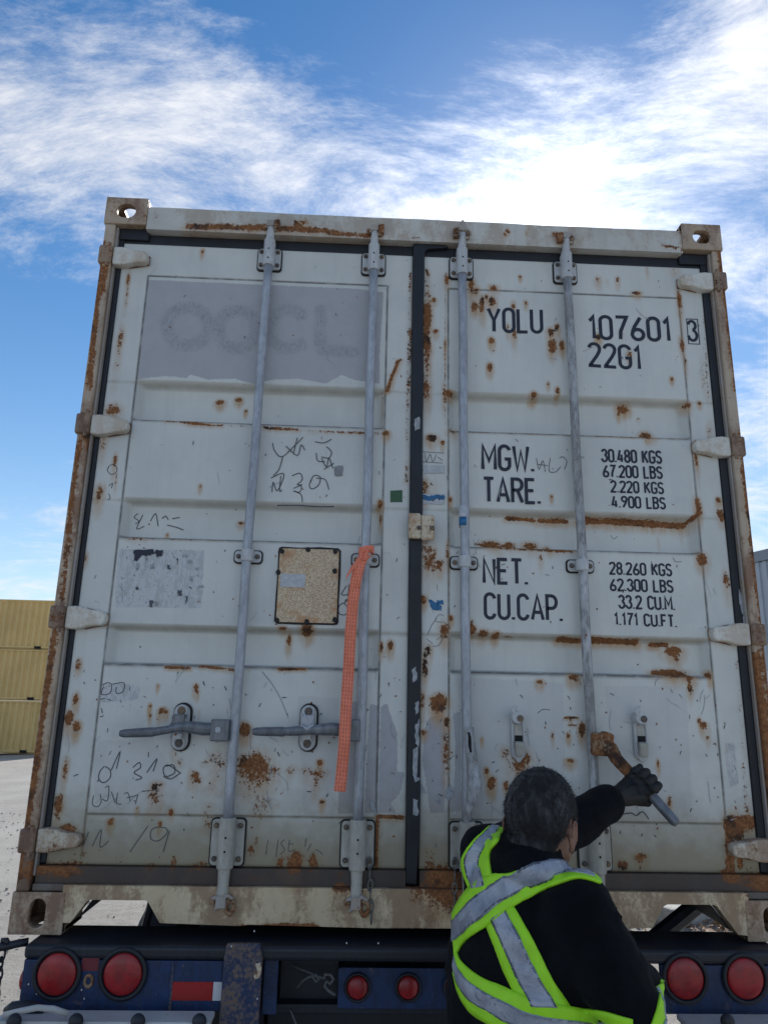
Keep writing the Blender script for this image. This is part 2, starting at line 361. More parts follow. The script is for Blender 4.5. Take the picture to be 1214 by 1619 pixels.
class MB:
    def __init__(s): s.v = []; s.f = []
    def add(s, vs, fs):
        k = len(s.v); s.v += [tuple(v) for v in vs]; s.f += [tuple(i+k for i in f) for f in fs]; return s
    def box(s, x0, x1, y0, y1, z0, z1):
        return s.add([(x0,y0,z0),(x1,y0,z0),(x1,y1,z0),(x0,y1,z0),(x0,y0,z1),(x1,y0,z1),(x1,y1,z1),(x0,y1,z1)],
                     [(0,3,2,1),(4,5,6,7),(0,1,5,4),(1,2,6,5),(2,3,7,6),(3,0,4,7)])
    def obox(s, c, ax, ay, az):
        c, ax, ay, az = map(Vector, (c, ax, ay, az))
        vs = [c+sx*ax+sy_*ay+sz*az for sz in (-1,1) for sx, sy_ in ((-1,-1),(1,-1),(1,1),(-1,1))]
        return s.add(vs, [(0,3,2,1),(4,5,6,7),(0,1,5,4),(1,2,6,5),(2,3,7,6),(3,0,4,7)])
    def prism(s, poly, y0, y1, jig=0):   # poly in (x,z), anticlockwise seen from -Y
        n = len(poly)
        return s.add([(x,y0,z) for x,z in poly]+[(x,y1,z) for x,z in poly],
                     [tuple(range(n)), tuple(range(2*n-1, n-1, -1))]+[(i, i+n, (i+1)%n+n, (i+1)%n) for i in range(n)])
    def tube(s, pts, rad, n=16, caps=True, flat=1.0, upv=None):
        pts = [Vector(p) for p in pts]
        if isinstance(rad, (int, float)): rad = [rad]*len(pts)
        base = len(s.v); prev = None
        for i, p in enumerate(pts):
            t = (pts[min(i+1, len(pts)-1)]-pts[max(i-1, 0)]).normalized()
            if prev is None:
                a = Vector(upv) if upv else (Vector((0,0,1)) if abs(t.z) < .9 else Vector((0,1,0)))
                u_ = (a-t*a.dot(t)).normalized()
            else: u_ = (prev-t*prev.dot(t)).normalized()
            prev = u_; w2 = t.cross(u_)
            r = rad[i]; r1, r2 = (r if isinstance(r, tuple) else (r, r*flat))
            for k in range(n):
                a = 2*math.pi*k/n; s.v.append(tuple(p+u_*math.cos(a)*r1+w2*math.sin(a)*r2))
        for i in range(len(pts)-1):
            for k in range(n):
                a, b2 = base+i*n+k, base+i*n+(k+1)%n
                s.f.append((a, b2, b2+n, a+n))
        if caps:
            s.f.append(tuple(base+k for k in range(n-1, -1, -1))); s.f.append(tuple(base+(len(pts)-1)*n+k for k in range(n)))
        return s
    def ball(s, c, r, n=12, mats=None):
        c = Vector(c); r = Vector(r) if not isinstance(r, (int, float)) else Vector((r,r,r)); base = len(s.v)
        R_ = mats or Matrix.Identity(3)
        for i in range(n+1):
            th = math.pi*i/n
            for k in range(2*n):
                a = math.pi*k/n
                q = Vector((math.sin(th)*math.cos(a)*r.x, math.sin(th)*math.sin(a)*r.y, math.cos(th)*r.z)); s.v.append(tuple(c+R_@q))
        for i in range(n):
            for k in range(2*n):
                a = base+i*2*n+k; b2 = base+i*2*n+(k+1)%(2*n); s.f.append((a, a+2*n, b2+2*n, b2))
        return s
    def capsule(s, a, b2, ra, rb, n=14):
        a, b2 = Vector(a), Vector(b2); d = (b2-a).normalized(); pts, rs = [], []
        for i in range(4): th = math.pi/2*(1-i/4*.98); pts.append(a-d*math.sin(th)*ra); rs.append(max(math.cos(th)*ra, .0005))
        pts.append(a); rs.append(ra); pts.append(b2); rs.append(rb)
        for i in range(1, 5): th = math.pi/2*(i/4*.98); pts.append(b2+d*math.sin(th)*rb); rs.append(max(math.cos(th)*rb, .0005))
        return s.tube(pts, rs, n)
    def torus(s, c, R_, r, axis='y', n=20, k=8, sx=1, sz=1):
        c = Vector(c); base = len(s.v)
        for i in range(n):
            a = 2*math.pi*i/n
            for j in range(k):
                e = 2*math.pi*j/k; q = R_+r*math.cos(e)
                if axis == 'y': s.v.append(tuple(c+Vector((q*math.cos(a)*sx, r*math.sin(e), q*math.sin(a)*sz))))
                elif axis == 'x': s.v.append(tuple(c+Vector((r*math.sin(e), q*math.cos(a)*sx, q*math.sin(a)*sz))))
                else: s.v.append(tuple(c+Vector((q*math.cos(a), q*math.sin(a), r*math.sin(e)))))
        for i in range(n):
            for j in range(k):
                s.f.append((base+i*k+j, base+((i+1)%n)*k+j, base+((i+1)%n)*k+(j+1)%k, base+i*k+(j+1)%k))
        return s
    def mesh(s, name):
        me = bpy.data.meshes.new(name); me.from_pydata(s.v, [], s.f); me.update()
        bm = bmesh.new(); bm.from_mesh(me); bmesh.ops.recalc_face_normals(bm, faces=bm.faces); bm.to_mesh(me); bm.free()
        return me
    def build(s, name, mat, parent=None, bevel=0, smooth=False, dense=0, seg=2):
        me = s.mesh(name)
        if dense:
            bm = bmesh.new(); bm.from_mesh(me)
            for ax in (0, 2):
                lo, hi = min(v.co[ax] for v in bm.verts), max(v.co[ax] for v in bm.verts); n_ = int((hi-lo)/dense)
                no = Vector((1,0,0) if ax == 0 else (0,0,1))
                for q_ in range(1, n_+1):
                    bmesh.ops.bisect_plane(bm, geom=bm.verts[:]+bm.edges[:]+bm.faces[:], plane_co=no*(lo+(hi-lo)*q_/(n_+1)), plane_no=no)
            bmesh.ops.triangulate(bm, faces=[f_ for f_ in bm.faces if len(f_.verts) > 4])
            bm.to_mesh(me); bm.free(); paint(me)
        o = place(name, me, mat, parent, smooth=smooth)
        if bevel:
            md = o.modifiers.new('bevel', 'BEVEL'); md.width = bevel; md.segments = seg; md.limit_method = 'ANGLE'; md.angle_limit = math.radians(40)
        return o

# ------------------------------------------------------------------ weathering map of the door end (rust spots measured on the photograph)
BL = """203 440 3 14 .7;201 462 3 22 .6;205 425 2 10 .5;190 540 5 32 .62;184 575 5 25 .5;178 648 12 10 .8;165 690 6 22 .7;158 780 7 14 .8;182 728 3 12 .8;184 755 2 16 .6;145 690 8 20 .6
136 880 3 8 .7;124 1050 5 8 .7;120 1104 5 9 .85;109 1135 7 12 .85;121 1148 6 7 .95;104 1215 5 18 .75;92 1280 9 25 .75;105 1312 14 8 .9;90 1372 60 12 .75;130 1352 30 7 .5
320 397 3 4 .9;345 628 6 3 1;375 624 5 3 1;386 642 2 2 1;317 768 2 3 1;379 822 6 3 .8;260 841 2 2 1
605 640 2 20 .6;609 684 6 4 .9;601 796 4 6 1;602 820 2 10 .8;603 1022 3 8 .9;617 1020 4 7 1;608 1030 4 3 .6;485 995 9 8 1;455 1010 4 10 .9;447 993 7 3 .8;475 1030 14 12 .28
310 1087 3 5 1;312 1095 2 3 1;252 1126 3 4 .9;237 1117 2 3 1;256 1124 5 4 1;262 1126 3 3 1;238 1131 2 5 .7;315 1125 2 4 .6;387 1154 9 9 1;250 1084 2 2 .9
346 1207 22 22 .62;310 1227 12 9 .72;325 1208 8 8 .6;404 1214 34 24 .78;385 1205 20 14 .5;432 1218 14 12 .7;458 1218 10 10 .62;492 1222 22 11 .62;498 1238 6 12 .7;506 1206 4 4 1;413 1268 32 32 .46;330 1288 14 18 .52;400 1285 12 10 .5
245 1260 14 14 .68;245 1245 6 8 .8;255 1240 6 5 .7;270 1286 5 6 .85;175 1300 5 5 .9;253 1304 3 5 .9;217 1278 3 3 .9;509 1269 4 4 1;275 1190 5 10 .5;283 1205 6 7 .5;405 1330 5 12 .6;397 1345 7 10 .7;440 1270 10 10 .45;390 1310 10 14 .35
465 1364 14 16 .95;443 1362 8 9 .85;495 1362 8 10 .85;315 1372 20 10 .7;275 1364 6 12 .7;240 1368 20 8 .55;375 1310 8 6 .4;540 1380 14 10 .5;190 1360 20 10 .5
674 428 4 6 .7;676 432 4 6 .7;686 473 3 3 1;688 523 4 4 1;675 500 8 55 .78;673 470 6 28 .6;675 545 7 40 .8;674 613 8 20 .8;673 600 5 20 .6;706 440 5 10 .7;704 545 2 14 .8;703 620 4 18 .7;710 620 6 5 1
684 692 8 5 1;700 699 3 4 1;714 681 12 7 .62;705 683 4 6 .6;672 770 8 12 .8;684 768 10 10 .6;712 790 2 4 1;680 882 14 22 .68;693 892 9 9 .8;672 862 6 14 .6;669 948 5 6 .95;713 977 3 4 1;703 998 8 13 .85;707 870 3 18 .7;747 995 6 6 .9;710 900 2 30 .5
745 450 5 12 .85;752 458 6 7 .75;762 480 5 16 .8;750 483 5 8 .8;778 475 6 8 .9;781 454 7 5 .8;769 468 3 4 .9;811 483 4 8 .7;831 478 3 4 .8;803 518 3 8 .7;813 522 4 14 .72;777 538 4 5 1;774 580 4 6 1;871 524 6 7 .95;880 517 4 6 .9;873 546 6 10 .95;888 546 4 8 .9;844 623 5 4 1;881 617 3 5 1;866 607 2 3 .9;822 437 2 2 .9
858 410 16 10 .45;945 441 6 6 .7;960 443 4 5 .5;976 442 3 6 .8;1006 463 7 3 .9;1023 420 3 14 .55;1062 424 14 10 .5;1074 475 4 25 .72;1078 545 4 14 .75;1083 570 3 14 .7;990 640 10 5 1;984 647 3 4 .9;1087 640 6 6 .85;1028 683 8 6 1;1023 690 3 3 1;1062 599 2 3 1;945 532 5 5 .9;982 528 6 5 .5;995 560 4 6 .7;1108 505 5 50 .35;1112 590 8 40 .4;1122 680 6 16 .62;1106 637 3 3 .9
1100 700 4 4 .9;1100 722 3 22 .75;1103 800 5 14 .9;1140 815 6 10 .8;1134 790 3 14 .4;1110 884 9 10 .85;1148 916 7 16 .7;1135 790 4 4 .9;872 785 2 3 .9;1085 845 1.5 22 .45;1048 845 1.5 22 .45
780 858 15 6 .85;808 858 12 5 .8;842 860 12 6 .85;868 865 7 5 .8;855 882 4 9 .7;792 866 20 6 .6;1015 655 4 3 .5
765 1000 9 6 .8;785 1004 6 5 .95;745 985 4 6 .7;1072 1028 14 7 1;1078 1040 6 8 .8;1068 1064 26 6 .9;1090 1070 9 6 .8;1090 1086 4 10 .8;1122 1068 4 7 .85;1150 1010 12 12 .5
693 1113 12 12 1;688 1106 10 5 .9;668 1108 4 20 .75;672 1045 5 22 .8;678 1028 5 8 .8;705 1190 6 34 .7;706 1140 5 8 .9;670 1158 5 4 .9;735 1280 6 30 .5;700 1230 4 30 .3
853 1078 5 3 1;906 1071 9 5 .9;1112 1147 6 5 1;1105 1140 2 3 1;1118 1166 2 3 1;1148 1190 3 16 .4;898 1163 3 4 1;901 1203 8 3 .9;820 1203 22 18 .68;800 1188 8 10 .6;776 1238 6 9 .98;800 1242 4 6 .8;769 1219 3 4 1;783 1235 2 5 .8;920 1154 5 10 .9;872 1185 12 8 .3;902 1138 2 3 .8;1040 1208 2 6 1;1058 1268 2 6 1;762 1170 2 3 .9;873 1165 2 6 .8
1160 1310 16 20 .95;1180 1300 34 11 .85;1195 1395 30 20 .8;1012 1355 9 6 .95;1011 1362 3 12 .6;985 1368 9 7 .85;982 1385 10 10 .5;905 1385 12 20 .4;1150 1385 16 12 .8;1060 1385 30 6 .4
700 1392 34 26 .9;680 1380 14 30 .7;655 1405 20 20 .5;200 330 12 20 .4;1120 380 20 30 .3;250 345 4 20 .35;410 1385 30 8 .5"""
SG = """300 366 420 368 6 .8;420 368 520 373 6 .75;520 376 600 382 5 .65;465 366 470 358 3 1;472 364 484 357 3 1;631 350 632 380 2 .6;632 380 660 385 4 .5;795 379 800 372 3 .9;829 377 831 368 2 1;870 378 900 384 6 .7;1040 395 1075 402 4 .5;1070 365 1078 400 4 .7
262 665 300 669 3 .7;300 669 350 673 3 .85;350 673 600 684 1.5 .6;420 676 470 679 3 .75;490 681 600 686 3 .6;222 665 600 681 1.2 .45;648 430 642 760 4 .55;650 520 646 640 3 .6;621 590 612 618 3 1;622 590 629 571 3.5 .95;628 571 634 568 2 1;640 680 636 900 3 .35
262 1055 300 1057 2.5 1;317 1053 372 1060 3 .95;372 1060 395 1060 2 .6;440 1058 482 1058 2.5 1;160 1052 600 1057 1 .45;190 851 350 855 2 .5;205 852 228 853 4 .55;350 857 600 860 1.5 .35
597 1291 637 1293 3.5 1;597 1293 595 1375 3 .95;597 1375 640 1370 4 .4;130 1368 350 1366 3 .45;350 1368 650 1368 3 .42
704 440 704 700 1.5 .6;710 682 1090 695 1.2 .55;940 688 1030 691 2 .6;752 683 780 684 2 .4;1112 500 1120 640 3 .5
805 815 850 818 3.5 .85;858 818 902 820 4.5 .95;922 819 1000 822 5.5 1;1000 822 1088 828 6 1;1088 828 1104 812 4 .85;755 857 800 860 4 .6;790 866 905 872 4 .75;905 874 1110 881 1.5 .4;1112 884 1140 1290 1.5 .35
750 1000 760 1002 3 .6;795 1006 815 1008 2.5 .7;888 1010 920 1013 5 1;938 1011 1012 1015 5 1;1035 1018 1062 1019 4 1;1020 1016 1035 1018 3 .5;1128 1003 1205 1020 4 .6
712 1062 900 1070 1.5 .35;1040 1063 1092 1068 4 .9;893 1135 912 1135 2 1;898 1146 910 1147 1.5 .9;1165 1045 1180 1290 6 .5;1190 1030 1210 1290 3 .5;1150 1302 1156 1385 8 1;1166 1316 1170 1370 5 .9
168 390 146 620 4 .75;134 660 104 950 4 .62;94 1000 50 1300 5 .7;45 1310 30 1390 8 .85;180 400 168 470 3 .6;1132 410 1158 620 4 .8;1162 690 1195 985 4 .7;1200 1030 1212 1150 5 .8;1145 480 1150 520 5 .7;1186 1040 1214 1290 6 .7;945 1302 1000 1306 1.5 .5;380 1462 500 1458 4 .9;530 1402 575 1405 5 .8;250 1464 380 1464 2 .7;620 1464 710 1466 2.5 .8;135 1300 210 1300 1 .5"""
def fx(px, py, Y=.04): q = P(px, py, Y); return q.x, q.z
_bl = []
for t in BL.replace('\n', ';').split(';'):
    a = list(map(float, t.split())); x, z = fx(a[0], a[1]); sc = abs(fx(a[0]+10, a[1])[0]-x)/10
    _bl.append((x, z, a[2]*sc, a[3]*sc, a[4]))
_sg = []
for t in SG.replace('\n', ';').split(';'):
    a = list(map(float, t.split())); x, z = fx(a[0], a[1]); x2, z2 = fx(a[2], a[3]); sc = abs(fx(a[0]+10, a[1])[0]-x)/10
    _sg.append((x, z, x2, z2, a[4]*sc, a[5]))
def sdpoly(x, z, poly):
    d = np.full(x.shape, 1e9); ins = np.zeros(x.shape, bool); n = len(poly)
    for i in range(n):
        x1, z1 = poly[i]; x2, z2 = poly[(i+1)%n]; ex, ez = x2-x1, z2-z1
        t = np.clip(((x-x1)*ex+(z-z1)*ez)/(ex*ex+ez*ez+1e-12), 0, 1)
        d = np.minimum(d, np.hypot(x-x1-t*ex, z-z1-t*ez))
        c = ((z1 > z) != (z2 > z)) & (x < (x2-x1)*(z-z1)/(z2-z1+1e-12)+x1); ins ^= c
    return np.where(ins, d, -d)
def ppoly(s): 
    a = list(map(float, s.split())); return [fx(a[i], a[i+1]) for i in range(0, len(a), 2)]
PATCH = [ppoly(s) for s in (
  '233 442 560 456 606 462 600 560 600 606 560 600 540 592 515 606 470 598 430 600 400 606 370 598 330 600 300 592 296 597 262 594 240 596 216 600 224 530',
  '546 1108 566 1110 575 1160 570 1285 534 1288 538 1180',
  '585 1112 600 1118 597 1285 576 1286', 
  '602 1118 612 1112 620 1138 628 1160 628 1220 640 1222 632 1256 618 1270 626 1286 598 1286',
  '672 1150 680 1134 700 1128 705 1140 704 1180 702 1285 680 1286 668 1200',
  '716 1128 728 1126 730 1284 706 1284 718 1240 720 1180',
)]
PATCH2 = [ppoly(s) for s in ('146 1190 160 1170 200 1172 240 1165 262 1200 290 1240 262 1290 200 1292 170 1262 150 1262', '128 1300 200 1296 220 1330 200 1350 180 1372 130 1370', '720 1070 890 1080 896 1300 720 1300 740 1200', '955 1085 1085 1085 1095 1300 980 1300', '470 1100 536 1104 530 1290 480 1290')]
PALE = [ppoly('188 868 323 870 318 962 182 960'), ppoly('158 1080 200 1082 222 1086 218 1106 160 1112'), ppoly('667 735 704 736 702 748 668 746'),
        ppoly('1146 1175 1160 1175 1168 1240 1154 1245 1148 1210')]
# faded letters scrubbed off the top left panel
def arcpts(cx, cy_, rx, ry, a0, a1, n=26):
    return [fx(cx+rx*math.cos(math.radians(a0+(a1-a0)*i/n)), cy_-ry*math.sin(math.radians(a0+(a1-a0)*i/n))) for i in range(n+1)]
GHOST = [(arcpts(297,516,33,30,0,360), .030), (arcpts(375,520,30,30,0,360), .030), (arcpts(455,520,30,30,50,310), .030),
         ([fx(507,490), fx(505,530), fx(508,553), fx(560,556)], .028)]
GHOST_THIN = [(ppoly('668 712 700 712 700 730 668 730'), .004)]
SEAMS = []
def paint(me, seam_fn=None, org=(0,0,0)):
    n = len(me.vertices); co = np.empty(n*3, 'f'); me.vertices.foreach_get('co', co); co = co.reshape(-1, 3).astype('d')
    x, z = co[:, 0], co[:, 2]
    r = np.zeros(n); sn = np.zeros(n)
    for bx, bz, rx, rz, a in _bl:
        mk = (abs(x-bx) < 3*rx) & (abs(z-bz) < 3.5*rz)
        if not mk.any(): continue
        dx, dz = (x[mk]-bx)/rx, (z[mk]-bz)/rz
        dz = np.where(dz < 0, dz*.8, dz)
        r[mk] = np.maximum(r[mk], a*np.exp(-.55*(dx*dx+dz*dz)))
        big = max(rx, .006)
        m2 = (abs(x-bx) < 3.2*big+.01) & (z < bz+3*rz+.012) & (z > bz-6*rz-.06)
        ux = (x[m2]-bx)/(rx*1.25+.003); uz2 = (z[m2]-bz); uz2 = np.where(uz2 > 0, uz2/(rz*1.1+.003), uz2/(rz*1.9+.018))
        sn[m2] = np.maximum(sn[m2], a*np.exp(-.5*(ux*ux+uz2*uz2)))
    for x1, z1, x2, z2, rr, a in _sg:
        mk = (x > min(x1,x2)-4*rr) & (x < max(x1,x2)+4*rr) & (z > min(z1,z2)-8*rr) & (z < max(z1,z2)+4*rr)
        if not mk.any(): continue
        ex, ez = x2-x1, z2-z1
        t = np.clip(((x[mk]-x1)*ex+(z[mk]-z1)*ez)/(ex*ex+ez*ez+1e-12), 0, 1)
        d = np.hypot(x[mk]-x1-t*ex, z[mk]-z1-t*ez)/rr
        r[mk] = np.maximum(r[mk], a*np.exp(-.8*d*d))
        zl = z1+(z2-z1)*t; below = z[mk] < zl
        sn[mk] = np.maximum(sn[mk], a*.85*np.exp(-.5*(d*np.where(below, .42, .8))**2))
    zz = z-CB
    g = .68*np.clip((.46-zz)/.26, 0, 1)**1.2 + .42*np.clip((1.25-zz)/1.2, 0, 1)
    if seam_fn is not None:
        for a, c in TR: g = g+.50*np.clip(1-np.abs(zz-c+.012)/.017, 0, 1)  # olive dirt on the upper trough slopes, deepened to paint in their shade
    pt = np.zeros(n); pl = np.zeros(n)
    for p in PATCH: pt = np.maximum(pt, np.clip(.5+sdpoly(x, z, p)/.03, 0, 1))
    for p in PALE: pl = np.maximum(pl, np.clip(.5+sdpoly(x, z, p)/.03, 0, 1))
    p2 = np.zeros(n)
    for p in PATCH2: p2 = np.maximum(p2, np.clip(.5+sdpoly(x, z, p)/.05, 0, 1))
    gh = np.zeros(n)
    for pts, wd in GHOST:
        d = np.full(n, 9.)
        for (x1, z1), (x2, z2) in zip(pts, pts[1:]):
            ex, ez = x2-x1, z2-z1; t = np.clip(((x-x1)*ex+(z-z1)*ez)/(ex*ex+ez*ez+1e-12), 0, 1)
            d = np.minimum(d, np.hypot(x-x1-t*ex, z-z1-t*ez))
        gh = np.maximum(gh, np.clip(1.25-d/wd, 0, 1))
    sm = np.zeros(n)
    if seam_fn is not None: sm = seam_fn(x, z)
    for nm, arr in (('rust', r), ('stain', sn), ('grime', g), ('patch', pt), ('patch2', p2), ('pale', pl), ('ghost', gh), ('seam', sm)):
        at = me.attributes.new(nm, 'FLOAT', 'POINT'); at.data.foreach_set('value', arr.astype('f'))

# ------------------------------------------------------------------ ground
def ground_z(x, y):
    w = min(max((-x-2+max(y-3, 0)*.35)/30, 0), 1)
    return -1.19*w
gx = [-900,-400,-200,-120,-80]+[-60+2*i for i in range(0, 26)]+[-8+.5*i for i in range(0, 50)]+[17+3*i for i in range(0, 15)]+[70,100,160,300,900]
gy = [-900,-300,-100,-50,-20]+[-10+.5*i for i in range(0, 60)]+[20+2*i for i in range(0, 20)]+[62,70,90,130,200,400,900]
me = bpy.data.meshes.new('gravel_yard')
vs_ = [(x, y, ground_z(x, y)+(noise.noise(Vector((x*.35, y*.35, 0)))*.035 if abs(x) < 40 and abs(y) < 60 else 0)) for y in gy for x in gx]
nx_ = len(gx); me.from_pydata(vs_, [], [(j*nx_+i, j*nx_+i+1, (j+1)*nx_+i+1, (j+1)*nx_+i) for j in range(len(gy)-1) for i in range(nx_-1)]); me.update()
g_o = place('ground', me, M['ground'], centre=False, smooth=True); tag(g_o, kind='structure')
g_o['label'] = 'pale dusty gravel yard around the trailer'

# ------------------------------------------------------------------ far things
def yellow_container(tier):
    x1 = -12.4; x0 = x1-12.19; y0 = 37.0; z0 = -.95+tier*2.595
    lab = ['yellow shipping container standing on the yard, bottom of the stack of three',
           'yellow shipping container in the middle of the stack of three', 'yellow shipping container on top of the stack of three'][tier]
    t = empty('yellow_container', ((x0+x1)/2, y0+1.2, z0), lab, 'shipping container', 'yellow containers stacked across the yard')
    prof = []
    m_ = MB(); x = x0+.1
    zb, zt = z0+.17, z0+2.50
    while x < x1-.1:
        for xx, yy in ((x, y0+.02), (x+.10, y0+.02), (x+.18, y0+.10), (x+.24, y0+.10)): prof.append((min(xx, x1-.1), yy))
        x += .32
    vs2 = [(a, c, zb) for a, c in prof]+[(a, c, zt) for a, c in prof]; n = len(prof)
    m_.add(vs2, [(i, i+1, i+1+n, i+n) for i in range(n-1)])
    m_.build('side_wall', M['yellow'], t)
    MB().box(x0, x1, y0, y0+.06, z0+2.50, z0+2.575).build('top_rail', M['yellow'], t)
    pk = -15.66
    lo = MB()
    for a, c in ((x0, pk-2.4), (pk-2.04, pk+.0), (pk+.36, x1)):
        lo.box(a, c, y0, y0+.05, z0+.075, z0+.17)
    lo.build('bottom_rail', M['yellow'], t)
    for a, c in ((pk-2.4, pk-2.04), (pk, pk+.36)):
        MB().box(a+.002, c-.002, y0+.02, y0+.06, z0+.03, z0+.165).build('fork_pocket', M['black_hole'], t)
    for a in (x0, x1-.16): MB().box(a, a+.15, y0+.005, y0+.1, z0+.15, z0+2.5).build('corner_post', M['yellow'], t)
    MB().box(x0+.05, x1-.05, y0+.12, y0+2.4, z0+.0, z0+2.56).build('body', M['yellow'], t)
for k in range(3): yellow_container(k)

wh = empty('warehouse', (23, 22, 0), 'grey metal clad warehouse with a pale lower wall beyond the right side of the container', 'warehouse')
wp = MB(); wx = 16.2
def wall_seg(zb, zt, off, step, dep, nm, mt):
    pr = []; t = 0.0; a0 = Vector((15.1, 28.0)); a1 = Vector((21.0, 6.0)); d = (a1-a0); ln = d.length; d.normalize(); nn = Vector((d.y, -d.x))
    if nn.x > 0: nn = -nn
    while t < ln:
        for dt, o_ in ((0, 0), (.45, 0), (.5, 1), (.95, 1)): q = a0+d*min(t+dt*step, ln)+nn*(off+o_*dep); pr.append((q.x, q.y))
        t += step
    n = len(pr); mm = MB().add([(a, c, zb) for a, c in pr]+[(a, c, zt) for a, c in pr], [(i, i+1, i+1+n, i+n) for i in range(n-1)])
    return mm.build(nm, mt, wh)
wall_seg(3.35, 7.35, 0, .35, .05, 'siding', M['siding']); wall_seg(-1.1, 3.35, .02, 3, .0, 'lower_wall', M['white_wall'])
wall_seg(7.35, 7.75, .12, 3, 0, 'roof_trim', M['siding_trim'])
MB().add([(15.1,28,-1),(40,28,-1),(40,6,-1),(21,6,-1),(15.1,28,7.7),(40,28,7.7),(40,6,7.7),(21,6,7.7)], [(0,1,5,4),(1,2,6,5),(2,3,7,6),(4,5,6,7)]).build('shell', M['siding'], wh)

# things glimpsed through the fork pockets
blk = MB().obox((4.25,5.15,.06), (.30,.12,.0), (-.08,.2,0), (0,0,.09)).build('concrete_block', M['concrete'], bevel=.02)
tag(blk, 'broken concrete block lying on the ground behind the trailer, seen through the right notch', 'concrete block')
mm = MB()
for i in range(5200):
    x = random.gauss(5.0, .8); y = random.gauss(5.9, .75); z = ground_z(x, y)+.01+random.random()*.03
    a = random.random()*6.3; r = random.uniform(.02,.045); c_, s_ = math.cos(a)*r, math.sin(a)*r; h = random.uniform(-.015,.02)
    mm.add([(x-c_, y-s_, z), (x+s_*.4, y-c_*.4, z+h), (x+c_, y+s_, z+.01), (x-s_*.4, y+c_*.4, z-h+.01)], [(0,1,2,3)])
tag(mm.build('fallen_leaves', M['leaf']), 'dry brown leaves littering the ground beyond the right notch', 'leaf litter', kind='stuff')
mm = MB()
for i in range(1400):
    x = random.gauss(5.05, .22); y = random.gauss(6.5, .35); z = ground_z(x, y)
    a = random.random()*6.3; l_ = random.uniform(.06,.16); c_, s_ = math.cos(a)*.006, math.sin(a)*.006; bx, by = random.gauss(0,.04), random.gauss(0,.04)
    mm.add([(x-c_, y-s_, z), (x+c_, y+s_, z), (x+bx, y+by, z+l_)], [(0,1,2)])
tag(mm.build('weeds', M['grass']), 'tuft of yellow green weeds beyond the right notch', 'weeds', kind='stuff')
mm = MB()
for i in range(2600):
    if i < 1500: x = random.uniform(-7, 1.2); y = random.uniform(2.5, 13)
    else: x = random.uniform(3.0, 6.5); y = random.uniform(3.6, 7.5)
    r = random.uniform(.006, .017); z = ground_z(x, y)+.02
    p8 = [(x+random.uniform(.6,1)*r*sx, y+random.uniform(.6,1)*r*sy_, z+random.uniform(.5,.9)*r*sz) for sz in (-1,1) for sx, sy_ in ((-1,-1),(1,-1),(1,1),(-1,1))]
    mm.add(p8, [(0,3,2,1),(4,5,6,7),(0,1,5,4),(1,2,6,5),(2,3,7,6),(3,0,4,7)])
tag(mm.build('pebbles', M['stones']), 'loose pebbles scattered on the pale yard', 'pebbles', kind='stuff')

